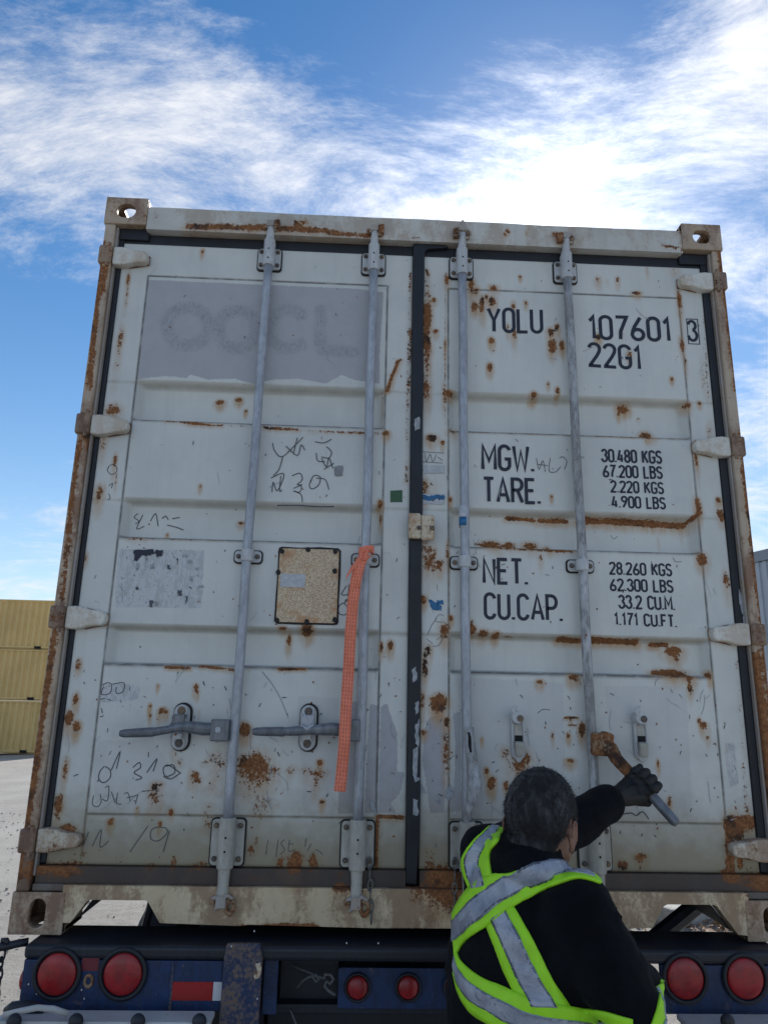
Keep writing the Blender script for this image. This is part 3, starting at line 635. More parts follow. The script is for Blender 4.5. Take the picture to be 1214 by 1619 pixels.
# ------------------------------------------------------------------ the container
Z = lambda z: CB+z
con = empty('shipping_container', (1.219, 3.0, CB), 'weathered white shipping container with rusty streaked double doors on a blue trailer', 'shipping container')
YD = .040                      # plane of the door skins
TR = [(1.683, 1.842), (1.243, 1.388), (.806, .943)]
def door_grid(name, X0, X1, pl, pr):
    Z0, Z1 = .188, 2.414
    def fill(keys, step):
        keys = sorted(set(round(k, 4) for k in keys)); out = []
        for a, c in zip(keys, keys[1:]):
            n = max(1, int(math.ceil((c-a)/step)))
            out += [a+(c-a)*i/n for i in range(n)]
        return np.array(out+[keys[-1]])
    xk = [X0, X1, X0+.004, X1-.004]; zk = [Z0, Z1, Z0+.004, Z1-.004]
    for s_ in (pl, pr): xk += [s_-.003, s_-.0015, s_+.0015, s_+.003, s_-.007, s_+.007]
    xk += [pl+.028, pr-.028]
    for s_ in (2.275, .337): zk += [s_-.003, s_-.0015, s_+.0015, s_+.003, s_-.007, s_+.007]
    for a, c in TR: zk += [a, a+.010, c-.022, c, a-.003, c+.004, c-.018, a-.006, a+.014]
    xs, zs = fill(xk, .0062), fill(zk, .0062)
    XX, ZZ = np.meshgrid(xs, zs)
    y = np.zeros_like(XX)
    for a, c in TR:
        fz = np.clip((ZZ-a)/.010, 0, 1)*np.clip((c-ZZ)/.022, 0, 1)
        fxx = np.clip((XX-pl-.003)/.025, 0, 1)*np.clip((pr-.003-XX)/.025, 0, 1)
        y = np.maximum(y, np.minimum(fz, fxx)*.044)
    def line(d, w, dep): return np.where(np.abs(d) < w, dep*(1-np.abs(d)/w), 0)
    inz = (ZZ > .200) & (ZZ < 2.277); inx = (XX > pl-.002) & (XX < pr+.002)
    gro = np.zeros_like(y)
    for s_ in (pl, pr): gro = np.maximum(gro, line(XX-s_, .003, .004)*inz)
    for s_ in (2.275, .337): gro = np.maximum(gro, line(ZZ-s_, .003, .004)*inx)
    y = y+gro
    rng = np.random.RandomState(int(X0*100)); dent = np.zeros_like(y)
    for _ in range(34):
        cx, cz = rng.uniform(X0, X1), rng.uniform(Z0, Z1); w = rng.uniform(.05, .22); dent += rng.uniform(-.0016, .0022)*np.exp(-((XX-cx)**2+(ZZ-cz)**2*.7)/w**2)
    for _ in range(10):
        cx, cz = rng.uniform(X0, X1), rng.uniform(Z0, 1.2); w = rng.uniform(.012, .03); dent += rng.uniform(.001, .003)*np.exp(-((XX-cx)**2+(ZZ-cz)**2)/w**2)
    y += np.maximum(dent, -.0002)
    e = np.minimum(np.minimum(XX-X0, X1-XX), np.minimum(ZZ-Z0, Z1-ZZ)); y += np.where(e < .003, .003, 0)
    nx, nz = len(xs), len(zs)
    co = np.stack([XX, YD+y, ZZ+CB], -1).reshape(-1, 3)
    i = np.arange(nx-1)[None, :]; j = np.arange(nz-1)[:, None]
    q = np.stack([j*nx+i, j*nx+i+1, (j+1)*nx+i+1, (j+1)*nx+i], -1).reshape(-1, 4)
    ring = [k for k in range(nx)]+[k*nx+nx-1 for k in range(1, nz)]+[(nz-1)*nx+k for k in range(nx-2, -1, -1)]+[k*nx for k in range(nz-2, 0, -1)]
    base = len(co); back = co[ring].copy(); back[:, 1] = .10; co = np.vstack([co, back]); n = len(ring)
    rq = np.array([[ring[(k+1) % n], ring[k], base+k, base+(k+1) % n] for k in range(n)])
    q = np.vstack([q, rq])
    me = bpy.data.meshes.new(name); me.vertices.add(len(co)); me.vertices.foreach_set('co', co.astype('f').ravel())
    me.loops.add(q.size); me.loops.foreach_set('vertex_index', q.astype('i').ravel())
    me.polygons.add(len(q)); me.polygons.foreach_set('loop_start', np.arange(0, q.size, 4, dtype='i'))
    me.polygons.foreach_set('use_smooth', np.r_[np.ones(len(q)-n, bool), np.zeros(n, bool)])
    me.update(calc_edges=True); me.validate()
    def seam(x, z):
        z = z-CB
        s_ = np.zeros(len(x)); iz = (z > .20) & (z < 2.277); ix = (x > pl) & (x < pr)
        for k in (pl, pr): s_ = np.maximum(s_, np.clip(1.3-np.abs(x-k)/.0035, 0, 1)*iz)
        for k in (2.275, .337): s_ = np.maximum(s_, np.clip(1.3-np.abs(z-k)/.0035, 0, 1)*ix)
        for a, c in TR: s_ = np.maximum(s_, .9*np.clip(1.35-np.abs(z-a-.001)/.007, 0, 1)*ix)
        return s_
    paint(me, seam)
    return place(name, me, M['door'], con)
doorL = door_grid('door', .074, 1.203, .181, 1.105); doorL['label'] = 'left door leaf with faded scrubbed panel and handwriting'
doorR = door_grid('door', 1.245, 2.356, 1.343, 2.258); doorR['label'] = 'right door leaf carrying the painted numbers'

# frame
for (a, c) in ((.006, .046), (2.394, 2.432)):
    MB().box(a, c, .004, .10, Z(.118), Z(2.473)).build('corner_post', M['post'], con, dense=.014, bevel=.006)
for (a, c, d0, d1) in ((.047, .054, .020, .09), (2.386, 2.393, .020, .09)):
    MB().box(a, c, d0, d1, Z(.16), Z(2.47)).build('post_flange', M['cam'], con, bevel=.001)
hd = MB(); xs_ = [.163+i*(2.113/24) for i in range(25)]
tops = [2.556+.0008*math.sin(i*1.7)+.0008*math.sin(i*.6) for i in range(25)]
hd.prism([(x, Z(2.458)) for x in xs_]+[(x, Z(t)) for x, t in zip(reversed(xs_), reversed(tops))], .006, .10)
hd.build('top_header', M['header'], con, dense=.014)
# sill with fork pocket notches
sl = [(.150,.138),(.150,.034),(.183,.034),(.226,.093),(.236,.098),(.404,.098),(.412,.093),(.452,.036),(.70,.030),(.72,.034),(1.1,.028),(1.5,.030),(1.975,.036),(2.015,.098),(2.028,.104),(2.176,.104),(2.186,.100),(2.246,.020),(2.29,.016),(2.29,.138)]
MB().prism([(x, Z(z)) for x, z in sl], .002, .05).build('bottom_sill', M['sill'], con, dense=.017)
MB().box(.226, .412, .052, .12, Z(.100), Z(.112)).build('notch_lip', M['sill'], con, bevel=.003)
MB().box(2.017, 2.186, .052, .12, Z(.106), Z(.118)).build('notch_lip', M['sill'], con, bevel=.003)
# inner slanted plates of the notches
for x0_, z0_, x1_, z1_ in ((.190,.036,.236,.098),(.450,.036,.404,.098),(1.975,.036,2.024,.104),(2.246,.022,2.180,.104)):
    sx = .004 if x1_ > x0_ else -.004
    MB().add([(x0_,.052,Z(z0_)),(x1_,.052,Z(z1_)),(x1_+sx,.052,Z(z1_)),(x0_+sx,.052,Z(z0_)),(x0_,.30,Z(z0_)),(x1_,.30,Z(z1_)),(x1_+sx,.30,Z(z1_)),(x0_+sx,.30,Z(z0_))],
             [(0,1,2,3),(7,6,5,4),(0,4,5,1),(1,5,6,2),(2,6,7,3),(3,7,4,0)]).build('notch_plate', M['black_steel'], con)
# door gaskets
MB().box(.054, .0735, .038, .09, Z(.19), Z(2.45)).build('door_gasket', M['gasket'], con, bevel=.005)
MB().box(2.3565, 2.386, .034, .09, Z(.19), Z(2.45)).build('door_gasket', M['gasket'], con, bevel=.005)
MB().box(.054, 2.386, .042, .09, Z(2.4145), Z(2.4575)).build('top_gasket', M['gasket'], con, bevel=.006)
MB().box(.056, .17, .03, .041, Z(2.425), Z(2.472)).build('gasket_corner', M['gasket'], con, bevel=.004)
MB().box(2.27, 2.384, .03, .041, Z(2.425), Z(2.472)).build('gasket_corner', M['gasket'], con, bevel=.004)
gs = [(1.203,.150)]+[(1.2035+.0012*math.sin(i*2.1), .2+i*.1) for i in range(22)]+[(1.203,2.466),(1.33,2.462),(1.34,2.447),(1.26,2.437),(1.250,2.425)]+[(1.2455+.002*math.sin(i*1.3+1), 2.40-i*.1) for i in range(22)]+[(1.236,.146)]
MB().prism([(x, Z(z)) for x, z in gs], .022, .08).build('centre_gasket', M['gasket'], con, bevel=.003)
bm_ = MB().box(.056, 1.202, .020, .09, Z(.140), Z(.187)); bm_.build('bottom_gasket', M['rail_dirty'], con, dense=.02)
MB().box(1.247, 2.386, .020, .09, Z(.140), Z(.187)).build('bottom_gasket', M['rail_dirty'], con, dense=.02)
MB().box(.053, .150, .010, .09, Z(.118), Z(.1395)).build('sill_end', M['rail_dirty'], con, bevel=.004)
MB().box(2.291, 2.386, .010, .09, Z(.118), Z(.1395)).build('sill_end', M['rail_dirty'], con, bevel=.004)
def jag(poly, amp=.003, sub=4, sd=1):
    r = random.Random(sd); out = []
    for (x1, z1), (x2, z2) in zip(poly, poly[1:]+poly[:1]):
        for k in range(sub): t = k/sub; out.append((x1+(x2-x1)*t+(r.uniform(-amp, amp) if k else 0), z1+(z2-z1)*t+(r.uniform(-amp, amp) if k else 0)))
    return out
def flat(name, poly, y, mat, parent, th=.0012, jg=0, sd=1):
    if jg: poly = jag(poly, jg, 4, sd)
    return MB().prism(poly, y-th, y, 0).build(name, mat, parent)
for i, s in enumerate(('655 1112 661 1108 660 1128 656 1130', '655 1150 662 1136 661 1180 656 1176', '652 1185 660 1180 658 1228 663 1232 655 1236 652 1220', '652 1262 660 1264 660 1288 652 1288', '654 665 662 662 663 680 655 684', '650 1060 657 1055 658 1075 652 1080')):
    flat('torn_tape', ppoly(s), .0215, M['tape_torn'], con, jg=.003, sd=i)
for i, s in enumerate(('1166 932 1170 940 1173 958 1176 972 1172 972 1167 955', '1174 965 1177 972 1176 990 1172 988')):
    flat('torn_tape', ppoly(s), .033, M['tape_torn'], con, jg=.002, sd=i)
for i, s in enumerate(('584 1262 590 1268 596 1285 594 1290 586 1278',)): flat('paint_flake', ppoly(s), YD-.002, M['tape_torn'], doorL, jg=.002, sd=i)
for i, s in enumerate(('665 1240 671 1246 673 1256 668 1254 663 1246', '704 1250 712 1240 716 1256 710 1266 704 1262', '688 1258 696 1266 694 1272 688 1268')): flat('paint_flake', ppoly(s), YD-.002, M['tape_torn'], doorR, jg=.003, sd=i)

# corner castings: hollow, with an oval opening in front, side and end faces
def plate(mbx, c, u, v, hu, hv, ru, rv, n_, th, N_=40, e=6):
    c, u, v, n_ = map(Vector, (c, u, v, n_)); ring = []
    for k in range(N_):
        a = 2*math.pi*k/N_; ca, sa = math.cos(a), math.sin(a); s_ = 1/max(abs(ca), abs(sa))
        o_ = (ca*s_*hu, sa*s_*hv); L_ = max(ru, rv)-min(ru, rv); m_ = min(ru, rv)
        if rv > ru: i_ = (ca*m_, sa*m_+(L_ if sa > 0 else -L_))
        else: i_ = (ca*m_+(L_ if ca > 0 else -L_), sa*m_)
        ring.append((o_, i_))
    vs = []
    for off in (0, th):
        for o_, i_ in ring: vs.append(c+u*o_[0]+v*o_[1]-n_*off); vs.append(c+u*i_[0]+v*i_[1]-n_*off)
    M2 = 2*N_; fs = []
    for k in range(N_):
        a, b2 = 2*k, 2*((k+1) % N_)
        fs += [(a, b2, b2+1, a+1), (a+M2, a+1+M2, b2+1+M2, b2+M2), (a+1, b2+1, b2+1+M2, a+1+M2), (a, a+M2, b2+M2, b2)]
    mbx.add(vs, fs)
def casting(xs, top, yf, mat=None):      # xs = -1 left, +1 right ; yf = front or rear
    x0, x1 = (0, .162) if xs < 0 else (2.276, 2.438)
    z0, z1 = (Z(2.473), Z(2.591)) if top else (Z(0), Z(.118))
    y0, y1 = (0, .178) if yf == 0 else (5.88, 6.058)
    k = MB(); cx, cz, cy2 = (x0+x1)/2, (z0+z1)/2, (y0+y1)/2; sx = x0 if xs < 0 else x1; nx = Vector((xs, 0, 0))
    yo, ny = (y0, Vector((0,-1,0))) if yf == 0 else (y1, Vector((0,1,0)))
    zo, nz = (z1, Vector((0,0,1))) if top else (z0, Vector((0,0,-1)))
    hx, hz, hy = .081, .059, .089
    if top: plate(k, (cx, yo, cz), (1,0,0), (0,0,1), hx, hz, .036, .030, ny, .022)
    else: plate(k, (cx, yo, cz), (1,0,0), (0,0,1), hx, hz, .024, .040, ny, .022)
    yc = cy2-ny.y*-.0112 if yf == 0 else cy2-.0112; yc = cy2+.0112 if yf == 0 else cy2-.0112
    zc_ = cz-.0103 if top else cz+.0103
    plate(k, (sx, yc, zc_), (0,1,0), (0,0,1), hy-.0113, hz-.0104, .036, .026, nx, .020)
    plate(k, (cx, yc, zo), (1,0,0), (0,1,0), hx, hy-.0113, .031, .055, nz, .020)
    # the closed inner faces
    ix = x1-.014 if xs < 0 else x0; k.box(ix, ix+.014, y0+.001, y1-.001, z0+.001, z1-.001)
    iz = z0 if top else z1-.012; k.box(x0+.001, x1-.001, y0+.001, y1-.001, iz+.0005, iz+.012)
    iy = y1-.012 if yf == 0 else y0; k.box(x0+.001, x1-.001, iy, iy+.012, z0+.001, z1-.001)
    o_ = k.build('corner_casting', M['casting'], con, bevel=.004); return o_
for xs2 in (-1, 1):
    for tp in (0, 1):
        for yf in (0, 1): casting(xs2, tp, yf)
# sides, roof, floor
def side(x, s_):
    pr = []; y = .12
    while y < 5.88:
        for dy, dx in ((0,0),(.07,0),(.138,1),(.208,1)): pr.append((x+s_*dx*.036, min(y+dy, 5.94)))
        y += .276
    n = len(pr); MB().add([(a, c, Z(.16)) for a, c in pr]+[(a, c, Z(2.5)) for a, c in pr], [(i, i+1, i+1+n, i+n) for i in range(n-1)]).build('side_wall', M['roofing'], con)
side(.012, 1); side(2.426, -1)
for a in (.002, 2.376):
    MB().box(a, a+.06, .179, 5.879, Z(2.50), Z(2.56)).build('top_side_rail', M['roofing'], con)
    MB().box(a, a+.06, .179, 5.879, Z(.03), Z(.16)).build('bottom_side_rail', M['roofing'], con)
MB().box(.065, 2.373, .101, 5.95, Z(2.545), Z(2.56)).build('roof', M['roofing'], con)
fl = MB()
for i in range(18): fl.box(.065, 2.373, .40+i*.31, .44+i*.31, Z(.04), Z(.148))
fl.box(.065, 2.373, .101, 5.95, Z(.15), Z(.18)); fl.build('floor', M['black_steel'], con)
MB().box(.065, 2.373, 5.955, 6.0, Z(.16), Z(2.54)).build('end_wall', M['roofing'], con)

# hinges: tapered blade on the door, lug on the post
def hinge(left, zc, hw, mat, hm, tall=1.0):
    sg = 1 if left else -1; x0 = .048 if left else 2.390; tip = .181 if left else 2.256
    X = lambda t: x0+(tip-x0)*t
    up_ = [(0,hw),(.22,hw+.002),(.40,hw-.001),(.62,hw-.010),(.90,hw-.013),(.97,hw-.020),(1.0,hw-.030)]
    poly = [(X(t), Z(zc-h)) for t, h in up_]+[(X(t), Z(zc+h)) for t, h in reversed(up_)]
    if not left: poly = poly[::-1]
    o_ = MB().prism(poly, .006, .044).build('hinge', mat, con, bevel=.007, seg=3)
    gx = tip-sg*.004; p2 = [(gx+(x-tip)*1.06, z) for x, z in [(X(.5), Z(zc-hw-.001)), (X(1.0)+sg*.006, Z(zc-hw+.016)), (X(1.0)+sg*.006, Z(zc+hw-.018)), (X(.5), Z(zc+hw-.001))]]
    if not left: p2 = p2[::-1]
    MB().prism(p2, .036, .0385).build('hinge_weld', hm, o_, bevel=.001)
    lx0, lx1 = (-.003, .047) if left else (2.391, 2.441)
    MB().box(lx0, lx1, -.004, .10, Z(zc-hw-.002), Z(zc+hw+.001)).build('hinge_lug', hm, con, bevel=.008, seg=3)
    if left or zc > 1: MB().tube([((lx0+lx1)/2+sg*.012, .002, Z(zc-hw-.012)), ((lx0+lx1)/2+sg*.012, .002, Z(zc+hw+.012))], .007, 10).build('hinge_pin', hm, o_)
for i, zc in enumerate((2.338, 1.647, .956, .262)):
    hinge(True, zc, .037 if i < 3 else .034, M['hinge' if i < 3 else 'hinge_dirty'], M['lug'])
    hinge(False, zc, .037 if i < 3 else .034, M['hinge' if i < 3 else 'hinge_dirty'], M['lug'])

# locking bars
def stadium(cx, cz, rx, rz, n=12, rr=None):
    rr = rr or min(rx, rz); out = []
    for sx, sz, a0 in ((1,-1,-90),(1,1,0),(-1,1,90),(-1,-1,180)):
        for k in range(n//2+1): a = math.radians(a0+90*k/(n//2)); out.append((cx+sx*(rx-rr)+rr*math.cos(a), cz+sz*(rz-rr)+rr*math.sin(a)))
    return out
bolt_src = None
def bolts(spots, parent, y, r=.0085, mat=None):
    global bolt_src
    for x, z in spots:
        if bolt_src is None:
            bolt_src = MB().tube([(x, y+.004, z), (x, y-.003, z), (x, y-.007, z)], [.0085, .0082, .005], 10).build('bolt', M['bolt'], parent)
        else: inst('bolt', bolt_src, (x, y-.0015, z), parent)
BARX = [.6425, 1.048, 1.393, 1.806]; YB = .006
bars = []
for i, bx in enumerate(BARX):
    mt = [M['bar'], M['bar'], M['bar'], M['bar_peel']][i]
    low = M['bracket_dirty']
    kx = [(-.006, .345), (0, .345), (.004, .345), (.008, .345)][i][0]
    bend = lambda z: kx*(1-(z-.3)/2.0)
    pts = [(bx+bend(z)+.0012*math.sin(z*9+i), YB, Z(z)) for z in [.32+.1*k for k in range(21)]]
    bar = MB().tube(pts, .0165, 20).build('locking_bar', mt, con, smooth=True); bars.append(bar)
    bar['label'] = ['outer locking bar of the left door', 'inner locking bar of the left door', 'inner locking bar of the right door with a torn plate at its foot', 'outer locking bar of the right door with a rusted handle pulled down'][i]
    def gd(zc, hw, hh, sr, sz0, sz1, bolts_at, mt2, nm):
        gk = MB().prism(stadium(bx+bend(zc), Z(zc), hw+.0045, hh+.0045, rr=.014), .034, .0395).build('bracket_seal', M['seal'], bar)
        pl_ = MB().prism(stadium(bx+bend(zc), Z(zc), hw, hh, rr=.012), .026, .0335).build(nm, mt2, bar, bevel=.002)
        MB().tube([(bx+bend(zc), YB, Z(sz0)), (bx+bend(zc), YB, Z(sz0)+.004), (bx+bend(zc), YB, Z(sz1)-.004), (bx+bend(zc), YB, Z(sz1))], [sr*.93, sr, sr, sr*.93], 22).build('bar_sleeve', mt2, bar, smooth=False)
        MB().box(bx+bend(zc)-sr*.98, bx+bend(zc)+sr*.98, YB+.004, .0258, Z(sz0)+.006, Z(sz1)-.006).build('sleeve_base', mt2, bar)
        bolts([(bx+bend(zc)+a, Z(zc)+c) for a, c in bolts_at], bar, .0235)
        for dz in (-.02, .02):
            if hh > .03: MB().tube([(bx+bend(zc), YB-sr-.0006, Z(zc+dz)), (bx+bend(zc), YB-sr+.004, Z(zc+dz))], .0035, 10).build('grease_hole', M['black_hole'], bar)
    gd(2.362, .044, .045, .0215, 2.318, 2.432, [(-.032,-.028),(.032,-.028),(-.032,.030),(.032,.030)], M['bracket'], 'top_bracket')
    gd(1.183, .046, .020, .0215, 1.163, 1.203, [(-.033,0),(.033,0)], M['bracket'], 'middle_bracket')
    gd(.262, .052, .068, .026, .190, .338, [(-.038,-.048),(.038,-.048),(-.038,.050),(.038,.050)], M['bracket_dirty'], 'bottom_bracket')
    # cams and keepers top and bottom
    xt, xb = bx+bend(2.4), bx+bend(.1)
    MB().tube([(xt, YB, Z(2.425)), (xt, YB, Z(2.445)), (xt+.001, YB-.002, Z(2.47)), (xt+.001, YB-.004, Z(2.496))], [.0175, .0155, .0145, .015], 14).build('cam_stem', M['bracket'], bar, smooth=True)
    tp = {0:.0, 1:.0, 2:.018, 3:.006}[i]
    cm = MB().obox((xt, YB-.006, Z(2.497+tp)), (.014,0,.001), (0,.015,0), (0,0,.012)).obox((xt-.018, YB-.004, Z(2.488+tp*.5)), (.010,0,.004), (0,.010,0), (-.003,0,.008))
    cm.tube([(xt+.004, YB-.008, Z(2.505)), (xt+.022, YB-.010, Z(2.512)), (xt+.032, YB-.006, Z(2.505)), (xt+.036, YB, Z(2.494))], [.006, .006, .005, .003], 8)
    cm.tube([(xt+.002, YB-.008, Z(2.480)), (xt+.020, YB-.012, Z(2.472)), (xt+.030, YB-.008, Z(2.476))], [.006, .005, .003], 8)
    if i == 2: cm.tube([(xt+.003, YB-.006, Z(2.50)), (xt+.004, YB-.006, Z(2.545)), (xt+.002, YB-.004, Z(2.556))], [.010, .007, .005], 8)
    cm.build('top_cam', M['cam'], bar, bevel=.002)
    MB().obox((xt+(.026 if i < 2 else -.026), -.006, Z(2.492)), (.011,0,.002), (0,.012,0), (0,0,.020)).obox((xt+(-.024 if i < 2 else .022), -.002, Z(2.484)), (.006,0,-.002), (0,.008,0), (0,0,.012)).build('top_keeper', M['keeper'], bar, bevel=.004)
    MB().tube([(xb, YB, Z(.195)), (xb, YB, Z(.182)), (xb, YB-.002, Z(.150)), (xb, YB-.004, Z(.125)), (xb-.001, YB-.006, Z(.112))], [.020, .019, .0175, .018, .020], 14).build('cam_stem', M['bracket_dirty'], bar, smooth=True)
    cm = MB().obox((xb-.001, YB-.014, Z(.100)), (.015,0,0), (0,.014,0), (0,0,.017))
    cm.tube([(xb, YB-.018, Z(.108)), (xb-.018, YB-.018, Z(.112)), (xb-.030, YB-.012, Z(.106))], [.008, .007, .005], 8)
    cm.tube([(xb, YB-.018, Z(.108)), (xb+.018, YB-.020, Z(.118)), (xb+.034, YB-.016, Z(.108))], [.008, .007, .005], 8)
    cm.tube([(xb-.004, YB-.018, Z(.098)), (xb-.014, YB-.016, Z(.080)), (xb-.020, YB-.010, Z(.074))], [.007, .006, .004], 8)
    cm.build('bottom_cam', M['cam'], bar, bevel=.002)
    MB().torus((xb+.026, -.010, Z(.086)), .015, .007, 'y', sx=.8, sz=1.25).build('bottom_keeper', M['keeper'], bar)
    MB().tube([(xb-.028, .0, Z(.10)), (xb-.028, -.012, Z(.10))], .010, 10).build('bottom_keeper', M['keeper'], bar, bevel=.002)

# left door handles, lying level in their catches
def flat_tube(pts, hs, th=.009, n=12):
    k = MB(); k.tube(pts, [(h, th) for h in hs], n, upv=(0,0,1)); return k
def lever(bar, ps, hs, ys, mt):
    pts = [P(a, c, y) for (a, c), y in zip(ps, ys)]
    return flat_tube(pts, hs).build('handle', mt, bar, bevel=.002, smooth=False)
M['grip'] = simple('handle_grip', (.17,.18,.20), .45, .4, var=.35, scale=60, bump=.7)
h1 = lever(bars[0], [(345,1153),(322,1153),(300,1150),(282,1150),(266,1154),(246,1157)], [.020,.021,.019,.015,.013,.014], [-.012,-.016,-.028,-.032,-.034,-.036], M['handle'])
lever(bars[0], [(247,1157),(240,1158),(215,1159),(196,1160),(189,1160)], [.013,.0155,.0145,.013,.009], [-.036]*5, M['grip'])
q = P(347, 1155, -.02); MB().box(q.x-.028, q.x+.030, -.028, .010, q.z-.034, q.z+.034).build('handle_hub', M['handle'], bars[0], bevel=.004)
MB().tube([(q.x-.003, -.034, q.z+.002), (q.x-.003, -.026, q.z+.002)], .009, 12).build('rivet', M['bar'], bars[0])
h2 = lever(bars[1], [(550,1156),(525,1153),(505,1154),(490,1155),(470,1156),(452,1157)], [.020,.021,.018,.014,.016,.014], [-.012,-.018,-.026,-.030,-.034,-.036], M['handle'])
lever(bars[1], [(453,1157),(446,1157),(420,1157),(405,1157),(399,1157)], [.013,.0155,.0145,.013,.009], [-.036]*5, M['grip'])
q = P(556, 1155, -.02); MB().box(q.x-.026, q.x+.026, -.028, .010, q.z-.034, q.z+.034).build('handle_hub', M['handle'], bars[1], bevel=.004)
for (cx, cyy) in ((286, 1150), (487, 1151)):
    c = P(cx, cyy, .03); x, z = c.x, c.z
    c0 = MB().prism(stadium(x, z, .0265, .072), .026, .0335).build('handle_catch', M['bracket'], doorL, bevel=.002)
    MB().prism(stadium(x+.002, z+.001, .031, .0775), .034, .0395).build('bracket_seal', M['seal'], doorL)
    for dz in (.052, -.050): 
        MB().tube([(x, .027, z+dz), (x, .018, z+dz)], .0125, 14).build('catch_bolt', M['bolt'], doorL, bevel=.001)
        MB().torus((x, .022, z+dz), .0165, .004, 'y').build('catch_ring', M['bracket'], doorL)
    k = MB().obox((x+.001, -.022, z+.022), (.020,0,.002), (0,.006,0), (0,0,.018)).obox((x+.001, 0, z+.036), (.016,0,0), (0,.026,0), (0,0,.006))
    k.tube([(x-.022,-.030,z+.010),(x,-.034,z-.002),(x+.020,-.030,z+.012)], [.007,.008,.006], 8)
    k.build('catch_tongue', M['handle'] if cx < 400 else M['bar'], doorL, bevel=.003)
    MB().box(x-.014, x+.012, -.012, .026, z-.036, z-.018).build('catch_tab', M['bracket'], doorL, bevel=.002)
# right door catches, standing open
for (cx, cyy) in ((819, 1164), (1013, 1165)):
    c = P(cx, cyy, .03); x, z = c.x, c.z
    MB().prism(stadium(x, z, .024, .076), .030, .0385).build('handle_catch', M['bracket'], doorR, bevel=.002)
    MB().torus((x, .028, z), .020, .0035, 'y', n=28, sx=1, sz=3.6).build('catch_rim', M['bracket'], doorR)
    MB().box(x-.013, x+.013, .028, .031, z-.040, z+.036).build('catch_slot', M['bracket_dirty'], doorR, bevel=.001)
    MB().box(x-.012, x+.014, .0265, .0285, z-.020, z+.002).build('slot_hole', M['black_hole'], doorR)
    MB().obox((x+.001, .018, z-.040), (.015,0,0), (0,.010,.003), (0,-.003,.022)).build('catch_tab', M['bracket_dirty'], doorR, bevel=.005)
    k = MB().tube([(x-.006, .027, z+.058), (x-.006, -.004, z+.060)], [.021, .019], 16)
    k.tube([(x-.014, .006, z+.066), (x-.022, .0, z+.080), (x-.018, -.002, z+.094), (x-.006, -.002, z+.098)], [.010,.008,.006,.004], 8)
    k.build('catch_tongue', M['bracket'], doorR, bevel=.003)
    MB().tube([(x+.001, -.006, z+.057), (x+.001, .004, z+.057)], .0115, 14).build('catch_bolt', M['bolt'], doorR)
# third bar: torn plate folded round its foot
k = MB(); pts = [P(741,1150,-.016), P(744,1185,-.02), P(748,1215,-.024), (P(750,1243,-.03)), P(745,1268,-.026), P(739,1285,-.02), P(737,1300,-.018)]
k.tube(pts, [(.016,.010),(.018,.010),(.020,.013),(.024,.014),(.017,.013),(.010,.010),(.007,.006)], 12, upv=(1,0,0))
k.build('torn_plate', M['bar_peel'], bars[2], smooth=False)
a, c = P(741,1158,-.03), P(744,1190,-.03)
MB().tube([a, c], [(.0045,.004),(.0045,.004)], 10, upv=(1,0,0)).build('plate_slot', M['black_hole'], bars[2])
MB().torus(tuple((a+c)/2), .0075, .0022, 'y', n=24, sz=4.2).build('slot_rim', M['bar'], bars[2])
# fourth bar: rusted hub and handle pulled down by the man
q = P(951, 1177, -.01)
MB().obox((q.x-.002, -.004, q.z), (.034,0,-.002), (0,.030,0), (.002,0,.036)).obox((q.x+.016,-.016,q.z+.020), (.018,0,-.006), (0,.022,0), (.004,0,.018)).build('handle_hub', M['handle_rust'], bars[3], bevel=.009, seg=3)
HP = [P(955,1176,-.020), P(966,1184,-.040), P(974,1200,-.060), P(988,1215,-.080), P(1003,1230,-.100), P(1030,1258,-.128), P(1052,1283,-.150), P(1067,1300,-.166), P(1071,1304,-.170)]
k = MB(); k.tube(HP[:5], [(.024,.016),(.023,.013),(.021,.011),(.020,.011),(.018,.011)], 14, upv=(1,0,.8)); k.build('handle', M['handle_rust'], bars[3], smooth=False, bevel=.002)
k = MB(); k.tube(HP[4:], [(.0175,.0112),(.0165,.012),(.016,.012),(.0155,.012),(.010,.008)], 14, upv=(1,0,.8)); k.build('handle_end', M['handle'], bars[3], smooth=True)
# seal chains
for bi, (px0, py0, px1, py1) in ((1, (584,1366,587,1452)), (2, (719,1366,718,1446))):
    a, c = P(px0, py0, .012), P(px1, py1, -.012); n = int((c-a).length/.024)
    src = None
    for i in range(n):
        p = a.lerp(c, i/max(1, n-1)); 
        if src is None: src = MB().torus(tuple(p), .0075, .0026, 'y', n=14, k=6, sz=2.0).build('chain_link', M['chain'], bars[bi], smooth=True)
        else: inst('chain_link', src, p, bars[bi], (0, random.uniform(-.08,.08), math.radians(80) if i % 2 else math.radians(8)))
# plate that shields the gap between the doors
k = MB(); q0, q1 = P(646,812,0), P(687,854,0)
k.box(q0.x, (q0.x+q1.x)/2-.002, -.004, .010, q1.z+.004, q0.z+.003); k.build('lock_cover', M['cover'], doorL, bevel=.007, seg=3)
MB().box((q0.x+q1.x)/2-.0015, q1.x, -.001, .012, q1.z, q0.z-.002).build('lock_cover', M['cover'], doorL, bevel=.008, seg=3)
bolts([(P(662,835,0).x, P(662,835,0).z), (P(683,835,0).x, P(683,835,0).z)], doorL, -.003)
MB().box(q0.x+.004, q1.x-.004, .0125, .0215, q1.z+.006, q0.z-.006).build('lock_cover_back', M['keeper'], doorL)
